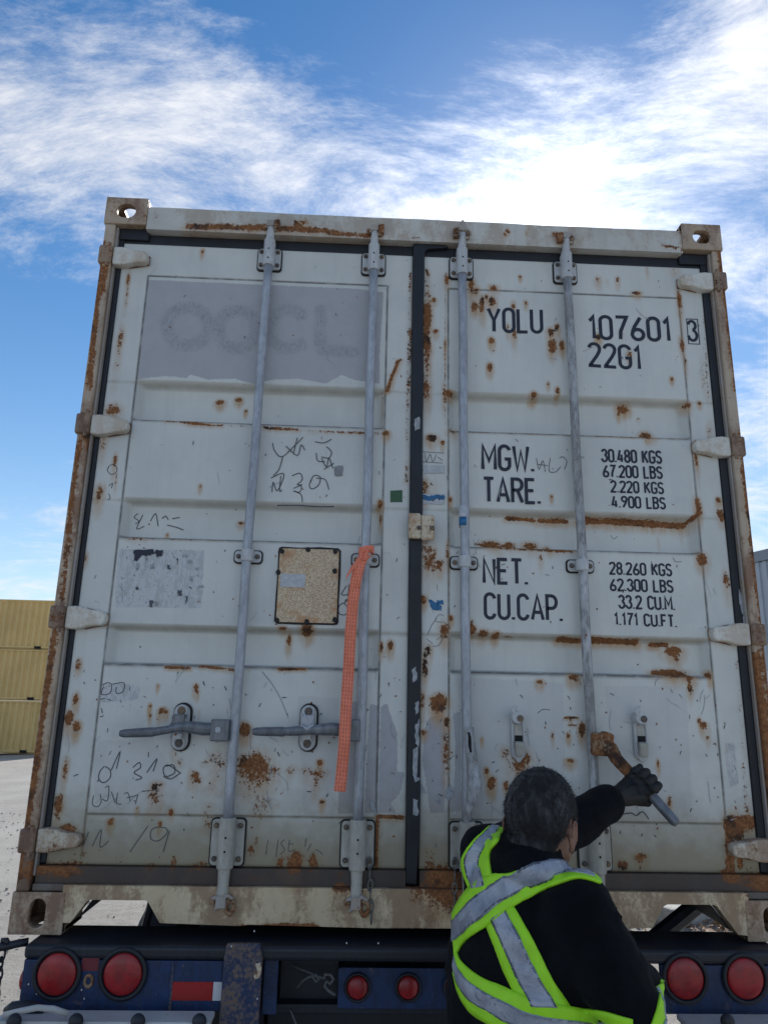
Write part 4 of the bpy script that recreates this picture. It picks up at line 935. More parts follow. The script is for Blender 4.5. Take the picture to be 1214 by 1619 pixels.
# data plate
q0, q1 = P(443,867,.038), P(532,986,.038)
pp = []
for k2, s_ in enumerate(stadium((q0.x+q1.x)/2, (q0.z+q1.z)/2, (q1.x-q0.x)/2, (q0.z-q1.z)/2, rr=.012)): pp.append(s_)
MB().prism(pp, .0335, .0385).build('data_plate', M['plate'], doorL, bevel=.0015)
big = stadium((q0.x+q1.x)/2, (q0.z+q1.z)/2, (q1.x-q0.x)/2+.006, (q0.z-q1.z)/2+.006, rr=.014)
MB().prism(jag(big, .0025, 3, 3), .037, .0396).build('plate_seal', M['seal'], doorL)
for a, c in ((446,872),(487,869),(530,872),(529,903),(529,980),(485,983),(438,981),(440,905)):
    q = P(a, c, .034); MB().prism(jag(stadium(q.x, q.z, .008, .009), .002, 2, a), .0315, .0337).build('sealant_dab', M['seal'], doorL)
q0, q1 = P(444,907,.033), P(482,929,.033); MB().box(q0.x, q1.x, .0318, .0333, q1.z, q0.z).build('plate_sticker', M['paper'], doorL)

# ------------------------------------------------------------------ lettering
def A(cx, cz, rx, rz, a0, a1, n=10): return [(cx+rx*math.cos(math.radians(a0+(a1-a0)*i/n)), cz+rz*math.sin(math.radians(a0+(a1-a0)*i/n))) for i in range(n+1)]
GL = {'Y':(.46,[[(0,1),(.23,.47),(.46,1)],[(.23,.50),(.23,0)]]),
 'O':(.42,[A(.21,.79,.21,.21,0,180)+A(.21,.21,.21,.21,180,360)+[(.42,.79)]]), '0':(.40,[A(.2,.8,.2,.2,0,180)+A(.2,.2,.2,.2,180,360)+[(.40,.8)]]),
 'L':(.38,[[(0,1),(0,0),(.38,0)]]), 'U':(.42,[[(0,1)]+A(.21,.21,.21,.21,180,360)+[(.42,1)]]),
 '1':(.22,[[(.0,.80),(.06,.84),(.16,1),(.16,0)]]), '7':(.40,[[(0,1),(.40,1),(.16,.35),(.14,0)]]),
 '6':(.42,[[(.33,1),(.10,.58),(.01,.34)],A(.21,.23,.21,.23,130,490,18)]), '2':(.42,[A(.21,.79,.21,.21,175,0,8)+[(.40,.66),(.30,.46),(.02,.03),(.02,0),(.44,0)]]),
 'G':(.42,[A(.21,.79,.21,.21,10,180)+A(.21,.21,.21,.21,180,360)+[(.42,.45),(.22,.45)]]), '3':(.40,[A(.19,.775,.19,.225,170,-80,12),A(.19,.27,.22,.27,85,-175,12)]),
 'M':(.52,[[(0,0),(0,1),(.26,.35),(.52,1),(.52,0)]]), 'W':(.60,[[(0,1),(.14,0),(.30,.8),(.46,0),(.60,1)]]), 'T':(.42,[[(0,1),(.42,1)],[(.21,1),(.21,0)]]),
 'A':(.46,[[(0,0),(.23,1),(.46,0)],[(.08,.30),(.38,.30)]]), 'R':(.42,[[(0,0),(0,1),(.22,1)]+A(.22,.76,.20,.24,90,-90,8)+[(0,.52)],[(.22,.52),(.42,0)]]),
 'E':(.36,[[(.36,1),(0,1),(0,0),(.36,0)],[(0,.52),(.31,.52)]]), 'N':(.42,[[(0,0),(0,1),(.42,0),(.42,1)]]), 'C':(.40,[A(.2,.79,.2,.21,5,180)+A(.2,.21,.2,.21,180,355)]),
 'P':(.40,[[(0,0),(0,1),(.20,1)]+A(.2,.74,.20,.26,90,-90,8)+[(0,.48)]]), '4':(.42,[[(.30,0),(.30,.62)],[(.18,1),(0,.22),(.42,.22)]]), '8':(.40,[A(.2,.76,.18,.24,-90,270,16),A(.2,.26,.2,.26,90,450,16)]),
 'K':(.42,[[(0,0),(0,1)],[(.40,1),(.0,.42)],[(.13,.58),(.42,0)]]), 'S':(.40,[A(.2,.77,.2,.23,20,250,10)+A(.2,.26,.2,.26,85,-160,10)]),
 'B':(.40,[[(0,.52),(0,1),(.20,1)]+A(.2,.77,.18,.23,90,-90,8)+[(0,.54)],[(0,.53),(0,0),(.2,0)]+A(.2,.26,.20,.26,-90,90,8)]), 'F':(.36,[[(.36,1),(0,1),(0,0)],[(0,.5),(.30,.5)]]),
 '9':(.42,[[(.09,0),(.32,.42),(.41,.66)],A(.21,.77,.21,.23,-50,310,18)]),
 '.':(.04,[[(0,-.03),(0,.07)]]), ' ':(.22,[])}
def ribbon(k, pts, w, y):
    n = len(pts); L_, R_ = [], []
    closed = (abs(pts[0][0]-pts[-1][0])+abs(pts[0][1]-pts[-1][1])) < 1e-6
    for i in range(n):
        a = Vector(pts[(i-1) if i else (n-2 if closed else 0)]); b2 = Vector(pts[i]); c = Vector(pts[(i+1) if i < n-1 else (1 if closed else n-1)])
        d1 = (b2-a); d2 = (c-b2)
        if d1.length < 1e-9: d1 = d2
        if d2.length < 1e-9: d2 = d1
        d1.normalize(); d2.normalize(); t = (d1+d2)
        t = d1 if t.length < 1e-6 else t.normalized()
        nrm = Vector((-t.y, t.x)); s_ = 1/max(.55, nrm.dot(Vector((-d1.y, d1.x))))
        L_.append(b2+nrm*w*.5*s_); R_.append(b2-nrm*w*.5*s_)
    base = len(k.v)
    for a, c in zip(L_, R_): k.v.append((a.x, y, a.y)); k.v.append((c.x, y, c.y))
    for i in range(n-1): k.f.append((base+2*i, base+2*i+1, base+2*i+3, base+2*i+2))
def text(s, a, b_, top, y, parent, sw=.135, name='lettering'):
    p0, p1, pt = P(a[0], a[1], y), P(b_[0], b_[1], y), P(top[0], top[1], y)
    h = pt.z-p0.z; w_tot = p1.x-p0.x; gap = .185 
    tw = sum(GL[c][0] for c in s)+gap*(len(s)-1)+sw; ax = w_tot/tw; x = sw/2; k = MB(); j = 0
    for c in s:
        for st in GL[c][1]:
            pts = [(p0.x+(x+u_)*ax, p0.z+(p1.z-p0.z)*(x+u_)/tw+(v_*(1-sw)+sw/2)*h) for u_, v_ in st]
            ribbon(k, pts, sw*(ax+h)/2*1.02, y-.0009-.00012*(j % 3)); j += 1
        x += GL[c][0]+gap
    return k.build(name, M['letter'], parent)
Y0 = YD
for args in [('YOLU',(770,526),(859,528),(770,485)), ('107601',(930,537),(1063,541),(930,497)), ('3',(1088,540),(1104,541),(1088,505)), ('22G1',(930,580),(1016,586),(930,540)),
    ('MGW.',(761,744),(846,747),(761,701)), ('TARE.',(763,795),(856,798),(763,753)),
    ('30.480 KGS',(951,731),(1047,734),(951,709)), ('67.200 LBS',(953,755),(1048,758),(953,734)), ('2.220 KGS',(965,779),(1050,782),(965,759)), ('4.900 LBS',(967,803),(1053,806),(967,783)),
    ('NET.',(763,924),(836,926),(763,881)), ('CU.CAP.',(765,980),(891,984),(765,936)),
    ('28.260 KGS',(963,909),(1063,912),(963,888)), ('62.300 LBS',(964,935),(1065,938),(964,914)), ('33.2 CU.M.',(978,963),(1068,966),(978,940)), ('1.171 CU.FT.',(971,989),(1071,993),(971,968))]:
    text(*args, Y0, doorR, sw=.128 if args[3][1] < 600 or args[0] in ('MGW.','TARE.','NET.','CU.CAP.') else .16)
k = MB(); q0, q1 = P(1085,504,Y0), P(1106,544,Y0)
ribbon(k, [(q0.x,q0.z),(q1.x,q0.z),(q1.x,q1.z),(q0.x,q1.z),(q0.x,q0.z)], .0035, Y0-.001); k.build('number_frame', M['letter'], doorR)

# pen handwriting and scratches
def pen(name, strokes, parent, y=YD-.0012, w=.0030, mat=None):
    k = MB()
    for i, st in enumerate(strokes.split('|')):
        a = list(map(float, st.split())); pts = []
        ctrl = [(a[j], a[j+1]) for j in range(0, len(a), 2)]
        n = len(ctrl)
        for j in range(n-1):
            p0, p1, p2, p3 = ctrl[max(j-1, 0)], ctrl[j], ctrl[j+1], ctrl[min(j+2, n-1)]
            for t in (0, .25, .5, .75):
                f_ = lambda q: .5*((2*p1[q])+(-p0[q]+p2[q])*t+(2*p0[q]-5*p1[q]+4*p2[q]-p3[q])*t*t+(-p0[q]+3*p1[q]-3*p2[q]+p3[q])*t**3)
                pts.append((f_(0), f_(1)))
        pts.append(ctrl[-1]); pts = [fx(u_, v_, y) for u_, v_ in pts]
        ribbon(k, pts, w, y-.0001*(i % 4))
    return k.build(name, mat or M['pen'], parent)
pen('handwriting', '431 700 434 712 446 722 468 702 479 691|452 705 470 720 476 703 482 712|470 692 464 716|447 722 441 742 432 752|498 698 512 700 524 694|516 706 524 714 520 724 508 722|500 716 502 728 514 730|508 724 516 738 520 724 526 740|512 742 528 732', doorL)
pen('handwriting', '428 756 446 748 448 756 438 776 432 762 430 778|444 752 442 776 446 774|462 752 474 748 478 758 470 766 478 766|464 772 476 768 474 778 464 776 476 782 478 794|491 762 496 752 506 754 504 766 494 773 489 768 492 758|500 756 514 758 520 774', doorL)
pen('scratch', '438 799 470 799 500 801 528 801', doorL, w=.0042)
pen('handwriting', '548 926 540 940 552 940|552 924 550 944|545 950 552 946 546 952 536 958 536 970 546 972 550 962 544 954', doorL)
pen('handwriting', '218 812 212 818 220 824 214 828|226 814 216 836 228 832|238 824 246 812 250 832|256 820 262 816 266 822|272 820 284 818|264 830 280 834 290 838', doorL, y=YD+.043)
pen('handwriting', '171 738 178 734 184 738 184 746 176 750 170 744 172 738|172 768 178 764 176 772|172 780 174 788 170 790', doorL, w=.0022)
pen('handwriting', '165 1212 158 1220 156 1232 164 1238 174 1230 174 1218 166 1212|176 1218 190 1188 184 1216|210 1214 220 1206 222 1214 212 1222 224 1230 214 1234|232 1222 248 1200 242 1220|262 1212 274 1210 276 1222 262 1228 258 1216 266 1210 284 1222|258 1228 270 1232 286 1222', doorL)
pen('handwriting', '148 1258 146 1272 154 1276 160 1268 158 1256|166 1246 172 1244 170 1266 162 1264|176 1252 182 1270|186 1254 184 1270 192 1272|196 1256 202 1254 206 1268|200 1262 216 1258|218 1256 214 1272|224 1252 252 1248', doorL, w=.0022)
pen('handwriting', '205 1348 234 1306|250 1308 240 1312 238 1326 250 1330 264 1318 262 1310 250 1308|268 1314 260 1340 258 1348|140 1316 132 1336|146 1338 160 1312 158 1340 172 1330', doorL, w=.0022)
pen('handwriting', '424 1328 420 1352|440 1328 436 1356|450 1328 444 1334 450 1344 442 1352|458 1328 456 1346 466 1344|456 1336 464 1334|484 1326 482 1340|492 1334 486 1346|498 1344 504 1346 510 1352', doorL, w=.0018)
pen('scratch', '414 1062 430 1082 444 1106 456 1136', doorL, w=.0014)
pen('handwriting', '848 724 852 742 858 728 862 746|870 724 868 744 878 746 886 738|884 724 890 722 896 730 892 742|850 734 866 736', doorR, w=.0020)
pen('handwriting', '668 714 702 716|668 730 700 732|672 716 674 730 680 718 684 730 690 718|692 722 700 728', doorR, w=.0016)
pen('handwriting', '690 978 682 990 676 1004|702 974 694 972 688 982 700 984|674 1010 684 1018|690 1012 700 1006 694 1020 684 1022', doorR, w=.0016)
pen('scratch', '984 1288 998 1286 1006 1290 1016 1284 1026 1296', doorR, w=.0030, mat=M['letter'])
pen('scratch', '965 846 970 852 976 848|1064 882 1068 888 1078 888|850 1128 858 1122 870 1123', doorR, w=.0018)
pen('handwriting', '162 1084 168 1080 176 1082 174 1096 160 1098 164 1086|178 1082 196 1080 194 1094 184 1096 184 1086|158 1106 166 1104|170 1106 176 1108|160 1120 162 1128|158 1134 164 1132', doorL, w=.0026)
def wear(parent, x0, x1, n, mat, sd, lo, hi, w):
    rn = random.Random(sd); k = MB()
    for i in range(n):
        z = rn.uniform(.22, 2.38) if rn.random() < .35 else rn.triangular(.22, 1.5, .4)
        if any(a-.02 < z < c+.02 for a, c in TR): continue
        x = rn.uniform(x0, x1); a = rn.gauss(1.4, .6); L_ = rn.uniform(lo, hi); pts = [(x, z+CB)]
        for _ in range(3): a += rn.gauss(0, .3); pts.append((pts[-1][0]+math.cos(a)*L_/3, pts[-1][1]+math.sin(a)*L_/3))
        ribbon(k, pts, w*rn.uniform(.6, 1.5), YD-.0011-.00002*i/10)
    k.build('scratches', mat, parent)['kind'] = 'stuff'
for par, a, c, sd in ((doorL, .09, 1.19, 1), (doorR, 1.26, 2.34, 2)):
    wear(par, a, c, 130, M['pen'], sd, .004, .016, .0022); wear(par, a, c, 60, M['tape_torn'], sd+5, .01, .07, .0016); wear(par, a, c, 60, M['keeper'], sd+9, .003, .007, .004)
# stickers
q = lambda s, nm, mt, par, j=0, sd=1: flat(nm, ppoly(s), YD-.0008, M[mt], par, jg=j, sd=sd)
q('617 776 636 775 636 794 617 794', 'green_sticker', 'green', doorL)
q('668 781 702 781 702 797 668 797', 'paper_sticker', 'paper', doorR, .001)
flat('blue_print', ppoly('668 782 680 785 690 782 703 784 702 790 690 789 680 792 669 790'), YD-.0022, M['blue_print'], doorR, jg=.002, sd=3)
q('690 950 700 949 701 956 692 956', 'blue_sticker_scrap', 'blue_print', doorR, .002, 2)
q('677 948 684 950 698 958 698 966 684 964 680 958', 'blue_sticker_scrap', 'blue_print', doorR, .002, 5)
q('668 740 702 736 702 748 668 749', 'paper_sticker', 'paper', doorR, .002, 7)
pen('blue_script', '668 788 674 784 676 790 682 784 684 792 692 784 694 790 700 785', doorR, y=YD-.0032, w=.003, mat=M['letter'])
for i, s in enumerate(('212 870 242 868 244 876 230 880 224 878 216 888 212 886', '246 870 258 870 256 878 250 882 246 876')): q(s, 'poster_scrap', 'letter', doorL, .003, i)
rnd = random.Random(5)
for i in range(16):
    a, c = rnd.uniform(214, 320), rnd.uniform(874, 955); w2, h2 = rnd.uniform(2, 8), rnd.uniform(2, 9)
    q('%f %f %f %f %f %f %f %f' % (a, c, a+w2, c-1, a+w2, c+h2, a+1, c+h2), 'poster_scrap', 'tape_torn' if i % 3 else 'paper_print', doorL, .004, i)
q('528 738 542 736 542 752 529 752', 'sticker_residue', 'tape_grey', doorL, .003, 9)
# blue and white tape wrapped round the third bar
a, c = P(733,800,YB), P(734,834,YB)
MB().tube([(1.3925, YB, c.z), (1.3925, YB, a.z)], .0172, 20).build('tape_wrap', M['paper'], bars[2], smooth=True)
MB().tube([(1.3925, YB, c.z+.004), (1.3925, YB, c.z+.036)], .0175, 20).build('tape_wrap', M['blue_print'], bars[2], smooth=True)

# ------------------------------------------------------------------ orange strap hanging from the second bar
def strip_mesh(cent, half, name, th=.0022):
    vs, fs, uv = [], [], []; acc = 0
    for i, (p, hv) in enumerate(zip(cent, half)):
        if i: acc += (Vector(p)-Vector(cent[i-1])).length
        for j in range(5):
            t = j/4; o = Vector(hv)*(t*2-1); bulge = .0015*math.cos((t-.5)*math.pi)
            vs.append(Vector(p)+o+Vector((0,-bulge,0))); uv.append((t, acc, 0))
    n0 = len(vs); vs += [v+Vector((0, th, 0)) for v in vs]; uv += uv[:n0]
    for i in range(len(cent)-1):
        for j in range(4):
            a = i*5+j; fs.append((a, a+1, a+6, a+5)); fs.append((a+n0, a+5+n0, a+6+n0, a+1+n0))
        fs.append((i*5, i*5+5, i*5+5+n0, i*5+n0)); fs.append((i*5+4, i*5+4+n0, i*5+9+n0, i*5+9))
    me = bpy.data.meshes.new(name); me.from_pydata([tuple(v) for v in vs], [], fs); me.update()
    at = me.attributes.new('strip', 'FLOAT_VECTOR', 'POINT'); at.data.foreach_set('vector', np.array(uv, 'f').ravel())
    return me
rawc = [(581,868,-.034),(575,878,-.042),(569,892,-.046),(563,915,-.047),(558,950,-.047),(554,1000,-.047),(551,1060,-.048),(547,1120,-.056),(544,1180,-.058),(540,1225,-.052),(537,1252,-.05)]
cent, half = [], []
for i in range(len(rawc)-1):
    for t in (0, .25, .5, .75):
        a, c = rawc[i], rawc[i+1]; v_ = [a[j]+(c[j]-a[j])*t for j in range(3)]
        cent.append(P(v_[0], v_[1], v_[2]+.002*math.sin((i+t)*2.3))); 
cent.append(P(537,1252,-.05))
for i, p in enumerate(cent):
    t = i/len(cent); w_ = .0070+.0115*min(1, t*7); tilt = .25*math.sin(t*5+.5)
    half.append(Vector((w_*math.cos(tilt*.5), w_*math.sin(tilt)*.35, -w_*.06)))
st = empty('tie_strap', tuple(cent[0]), 'bright orange webbing strap hanging from the second locking bar', 'strap')
place('webbing', strip_mesh(cent, half, 'webbing'), M['strap'], st, smooth=True)
kp = P(579, 871, YB)
ring_c, ring_h = [], []
for i in range(17):
    a = math.radians(-120+i*300/16); ring_c.append((kp.x+.024*math.sin(a), YB-.024*math.cos(a), kp.z+.004*math.sin(a*1.3))); ring_h.append((0, 0, .013))
k = MB()
base = 0
for i, (p, h_) in enumerate(zip(ring_c, ring_h)):
    d_ = Vector((p[0]-kp.x, p[1]-YB, 0)).normalized()*.003; k.v += [(p[0], p[1], p[2]-.013), (p[0], p[1], p[2]+.013), (p[0]+d_.x, p[1]+d_.y, p[2]+.013), (p[0]+d_.x, p[1]+d_.y, p[2]-.013)]
    if i:
        b0 = (i-1)*4
        for e in range(4): k.f.append((b0+e, b0+(e+1) % 4, b0+4+(e+1) % 4, b0+4+e))
k.build('knot_loop', M['strap'], st)
k = MB(); a = P(577,872,-.03); k.tube([P(588,872,-.012), P(582,866,-.034), P(572,872,-.044), P(570,884,-.050), P(577,886,-.046), P(586,878,-.03)], [(.0055,.003)]*6, 10); k.build('knot', M['strap'], st, smooth=True)
tl = [P(570,880,-.048), P(562,893,-.050), P(554,905,-.052), P(549,913,-.050)]
place('loose_end', strip_mesh(tl, [Vector((.010,0,.006)), Vector((.015,0,.006)), Vector((.013,0,.012)), Vector((.004,0,.008))], 'loose_end'), M['strap'], st, smooth=True)

# ------------------------------------------------------------------ trailer under the container
tr = empty('trailer', (1.22, 2.0, 0), 'blue container trailer with round red tail lights and rusty steel crossbeam', 'trailer')
YT = -.07
MB().box(.084, 2.352, -.072, .135, Z(-.044), Z(-.005)).build('rear_crossbeam', M['black_steel'], tr, bevel=.012, seg=3)
MB().box(.088, .664, -.068, -.050, Z(-.175), Z(-.0445)).build('light_panel', M['blue'], tr, bevel=.003)
MB().box(1.965, 2.350, -.068, -.050, Z(-.175), Z(-.0445)).build('light_panel', M['blue'], tr, bevel=.003)
MB().box(.515, .522, -.071, -.0682, Z(-.172), Z(-.048)).build('panel_rib', M['blue_rust'], tr, bevel=.001)
MB().prism([(.664, .70), (.776, .70), (.779, Z(-.035)), (.770, Z(.008)), (.672, Z(.008)), (.666, Z(-.035))], -.092, -.073).build('bumper_post', M['blue_rust'], tr, bevel=.005)
MB().prism([(1.664, .70), (1.776, .70), (1.776, Z(.004)), (1.668, Z(.004))], -.092, -.073).build('bumper_post', M['blue_rust'], tr, bevel=.005)
for x in (.664, 1.664): MB().box(x, x+.112, -.0725, .10, .75, Z(-.045)).build('post_side', M['black_steel'], tr)
MB().box(.780, .822, -.045, -.02, Z(-.19), Z(-.0445)).build('inner_plate', M['blue'], tr, bevel=.002)
MB().box(.778, 1.66, .20, .23, Z(-.5), Z(-.03)).build('recess_back', M['black_steel'], tr)
MB().box(.70, 1.75, .055, .19, Z(-.225), Z(-.198)).build('lower_flange', M['black_steel'], tr, bevel=.004)
MB().box(.82, 1.0, .10, .12, Z(-.20), Z(-.06)).build('web_plate', M['black_steel'], tr)
lb = MB().prism(stadium(1.215, Z(-.150), .215, .056, rr=.010), .045, .054).build('middle_light_bar', M['blue'], tr, bevel=.002)
def tail_light(x, z, r, y, ring, lab=None):
    rg = MB()
    rg.torus((x, y-.004, z), r+ring*.50, ring*.40, 'y', n=36, k=10)
    o_ = rg.build('tail_light', M['rubber'], tr, smooth=True)
    if lab: o_['label'] = lab
    k = MB(); n_ = 10
    k.tube([(x, y+.006, z)]+[(x, y-.004-.012*math.sin(math.pi/2*t/n_), z) for t in range(n_+1)], [r]+[max(r*math.cos(math.pi/2*t/n_*.99), .0004) for t in range(n_+1)], 32)
    k.build('lens', M['lens'], o_, smooth=True)
for (a, c, nm) in ((91,1540,'left outer'), (195,1540,'left inner'), (1082,1547,'right inner'), (1177,1547,'right outer')):
    q = P(a, c, YT); tail_light(q.x, q.z, .0555, YT-.001, .017, nm+' round red tail light')
for i, a in enumerate((565, 645, 721)):
    q = P(a, 1561, .045); tail_light(q.x, q.z, .0315, .042, .011, ['small red marker light at the left of the middle bar', 'small red marker light in the middle bar', 'small red marker light beside the man'][i])
q0, q1 = P(273,1553,YT), P(355,1583,YT); xm = P(337,1560,YT).x
MB().box(q0.x, xm-.0005, -.0705, -.0683, q1.z, q0.z).build('reflective_tape', M['red_tape'], tr)
MB().box(xm+.0005, q1.x-.004, -.0705, -.0683, q1.z, q0.z).build('reflective_tape', M['white_tape'], tr)
q0, q1 = P(131,1508,YT), P(155,1536,YT); MB().box(q0.x, q1.x, -.0695, -.0683, q1.z, q0.z).build('red_sticker', simple('faded_red', (.16,.02,.03), .6), tr)
q = P(140,1552,YT); MB().torus((q.x, -.070, q.z), .011, .004, 'y', sz=1.3).build('rusty_bolt', M['keeper'], tr)
q = P(34,1552,YT+.02); MB().ball((.083, -.03, q.z), (.012,.03,.03), 8).build('side_marker', M['lens'], tr, smooth=True)
for (a, c) in ((45,1557),(58,1572),(129,1566),(133,1580),(402,1473),(548,1492),(598,1492),(366,1497),(407,1580)):
    q = P(a, c, -.094 if 357 < a < 417 else YT-.002); MB().ball(tuple(q), (.0022,.0012,.0028), 4).build('paint_chip', M['white_tape'], tr)
flake = MB().prism(jag([(P(a, c, -.0935).x, P(a, c, -.0935).z) for a, c in ((404,1524),(412,1522),(413,1536),(410,1546),(402,1550),(401,1544),(407,1538),(405,1530))], .002, 3, 4), -.0945, -.0925).build('paint_chip', M['cover'], tr)
# bumper: white strip along the top of the plate, dark bolts
for (x0, x1) in ((.074, .655), (1.985, 2.42)):
    MB().box(x0, x1, -.19, -.11, Z(-.172), Z(-.157)).build('bumper_strip', M['bumper_white'], tr, bevel=.003)
    MB().box(x0+.006, x1-.006, -.165, -.12, Z(-.36), Z(-.173)).build('bumper_plate', M['bumper_white'], tr, bevel=.003)
for a in (22, 120, 218, 315, 1150):
    q = P(a, 1616, -.20); MB().ball(tuple(q), (.020,.014,.020), 8).build('bumper_bolt', M['black_steel'], tr, smooth=True)
k = MB(); k.tube([P(6,1606,-.18), P(30,1600,-.19), P(60,1594,-.20), P(85,1596,-.20), P(108,1604,-.19)], [(.008,.006)]*5, 10); k.build('bent_rim', M['bumper_white'], tr, smooth=True)
k = MB(); k.tube([P(8,1600,-.13), P(20,1594,-.13), P(40,1592,-.13), P(70,1596,-.13)], [.010,.016,.017,.012], 10); k.build('bumper_end', M['black_steel'], tr, smooth=True)
# release arm and chain at the left end
k = MB(); k.tube([P(45,1490,-.03), P(30,1492,-.04), P(10,1497,-.05), P(-30,1500,-.05)], [.012,.011,.012,.012], 8).tube([P(12,1494,-.05), P(10,1487,-.05), P(2,1487,-.05)], [.010,.008,.006], 8)
k.build('release_arm', M['black_steel'], tr, smooth=True)
src = None
for i in range(6):
    p = P(4, 1500, -.05)+Vector((0, 0, -.016-i*.026))
    if src is None: src = MB().torus(tuple(p), .0095, .0032, 'y', n=14, k=6, sz=1.8).build('chain_link', M['black_steel'], tr, smooth=True)
    else: inst('chain_link', src, p, tr, (0, 0, math.radians(75) if i % 2 else 0))
# knotted rope end hanging in the recess
k = MB()
k.tube([P(470,1562,.05), P(478,1552,.04), P(488,1545,.03), P(498,1543,.03), P(505,1549,.03), P(500,1553,.03), P(494,1546,.03), P(500,1541,.03)], .0035, 8)
k.tube([P(512,1548,.03), P(514,1541,.03), P(523,1542,.03), P(527,1549,.03), P(522,1556,.03), P(516,1552,.03), P(513,1560,.03), P(520,1568,.03), P(530,1574,.03)], .0045, 8)
k.tube([P(462,1528,.06), P(480,1535,.05), P(500,1543,.03), P(512,1548,.03)], .003, 8)
tag(k.build('rope', M['rope'], None, smooth=True), 'frayed grey rope end knotted in the dark recess under the container', 'rope')
k = MB(); k.tube([P(459,1598,.05), P(463,1608,.05), P(469,1622,.05)], .003, 6); tag(k.build('rope', M['rope'], None, smooth=True), 'short grey rope tail dangling below the crossbeam', 'rope')
# chassis rails, braces, axles, wheels, landing legs
for x in (.66, 1.64):
    k = MB(); k.box(x, x+.14, .24, 6.6, Z(-.07), Z(-.05)).box(x+.06, x+.08, .24, 6.6, Z(-.33), Z(-.071)).box(x, x+.14, .24, 6.6, Z(-.35), Z(-.331)); k.build('chassis_rail', M['black_steel'], tr)
for y in (2.9, 4.5, 6.0): MB().box(.1, 2.34, y, y+.12, Z(-.05), Z(-.006)).build('cross_member', M['black_steel'], tr)
a, c = P(1108,1426,.36), P(1030,1490,.30); k = MB(); k.tube([a, c], [(.034,.03)]*2, 8, upv=(1,0,1)); k.build('diagonal_brace', M['black_steel'], tr)
a, c = P(240,1425,.36), P(228,1470,.36); k = MB(); k.tube([a, c], [(.014,.02)]*2, 6, upv=(1,0,0)); k.build('diagonal_brace', M['black_steel'], tr)
for y in (1.45, 2.7):
    MB().tube([(.1, y, .52), (2.34, y, .52)], .06, 12).build('axle', M['black_steel'], tr)
    for x, sx in ((.06, 1), (.34, 1), (1.85, -1), (2.13, -1)):
        wpr = [(0,.28),(.01,.46),(.04,.50),(.20,.50),(.23,.46),(.24,.28)]
        wl = MB().tube([(x+t, y, .52) for t, r in wpr], [r for t, r in wpr], 36, upv=(0,0,1)).build('wheel', M['tyre'], tr, smooth=False)
        MB().tube([(x-.004, y, .52), (x+.244, y, .52)], .27, 28, upv=(0,0,1)).build('rim', M['bumper_white'], wl)
for x in (.5, 1.85): MB().box(x, x+.1, 5.6, 5.7, 0, Z(-.05)).build('landing_leg', M['black_steel'], tr)

# ------------------------------------------------------------------ the man
man = empty('person', (1.46, -.62, 0), 'man in black fleece and crossed hi-vis straps pulling the rusted door handle', 'person')
def fuse(name, mbx, voxel, mat, parent, smooth=2, disp=None, keep=False):
    me = mbx.mesh(name+'_src'); o = bpy.data.objects.new(name, me); COL.objects.link(o)
    r = o.modifiers.new('r', 'REMESH'); r.mode = 'VOXEL'; r.voxel_size = voxel; r.use_smooth_shade = True
    if smooth: sm = o.modifiers.new('s', 'SMOOTH'); sm.factor = .5; sm.iterations = smooth
    dg = bpy.context.evaluated_depsgraph_get(); me2 = bpy.data.meshes.new_from_object(o.evaluated_get(dg)); me2.name = name
    bpy.data.objects.remove(o); bpy.data.meshes.remove(me)
    if disp:
        for v in me2.vertices: v.co += v.normal*disp(v.co)
    me2.update()
    bm = bmesh.new(); bm.from_mesh(me2); bv = BVHTree.FromBMesh(bm); bm.free()
    vs = [v.co.copy() for v in me2.vertices]; ns = [v.normal.copy() for v in me2.vertices]
    me2.materials.clear()
    return place(name, me2, mat, parent, smooth=True), bv, vs, ns
ft = Vector((.845,.535,0)); rg_ = Vector((.535,-.845,0)); uz = Vector((0,0,1))
T0 = Vector((1.436,-.600,0))
def ringtube(k, rings, n=24):
    base = len(k.v)
    for (cx, cf, z, hr, hf, p_) in rings:
        for i in range(n):
            a = 2*math.pi*i/n; ca, sa = math.cos(a), math.sin(a); s_ = (abs(ca)**p_+abs(sa)**p_)**(-1/p_)
            k.v.append(tuple(T0+rg_*(cx+hr*ca*s_)+ft*(cf+hf*sa*s_)+uz*z))
    for j in range(len(rings)-1):
        for i in range(n): a, b2 = base+j*n+i, base+j*n+(i+1) % n; k.f.append((a, b2, b2+n, a+n))
    k.f.append(tuple(base+i for i in range(n-1,-1,-1))); k.f.append(tuple(base+(len(rings)-1)*n+i for i in range(n)))
# key joints
HC = P(857, 1284, -.60)
hf_ = Vector((.62,.78,-.16)).normalized(); hr_ = Vector((.78,-.62,0)).normalized(); hu_ = hr_.cross(hf_).normalized()
if hu_.z < 0: hu_ = -hu_
LS, LE, LW = P(775,1352,-.47), P(872,1330,-.30), P(972,1262,-.155)
RS, RE = P(918,1452,-.74), P(992,1592,-.80)
RW = RE+Vector((.10,.20,-.02))
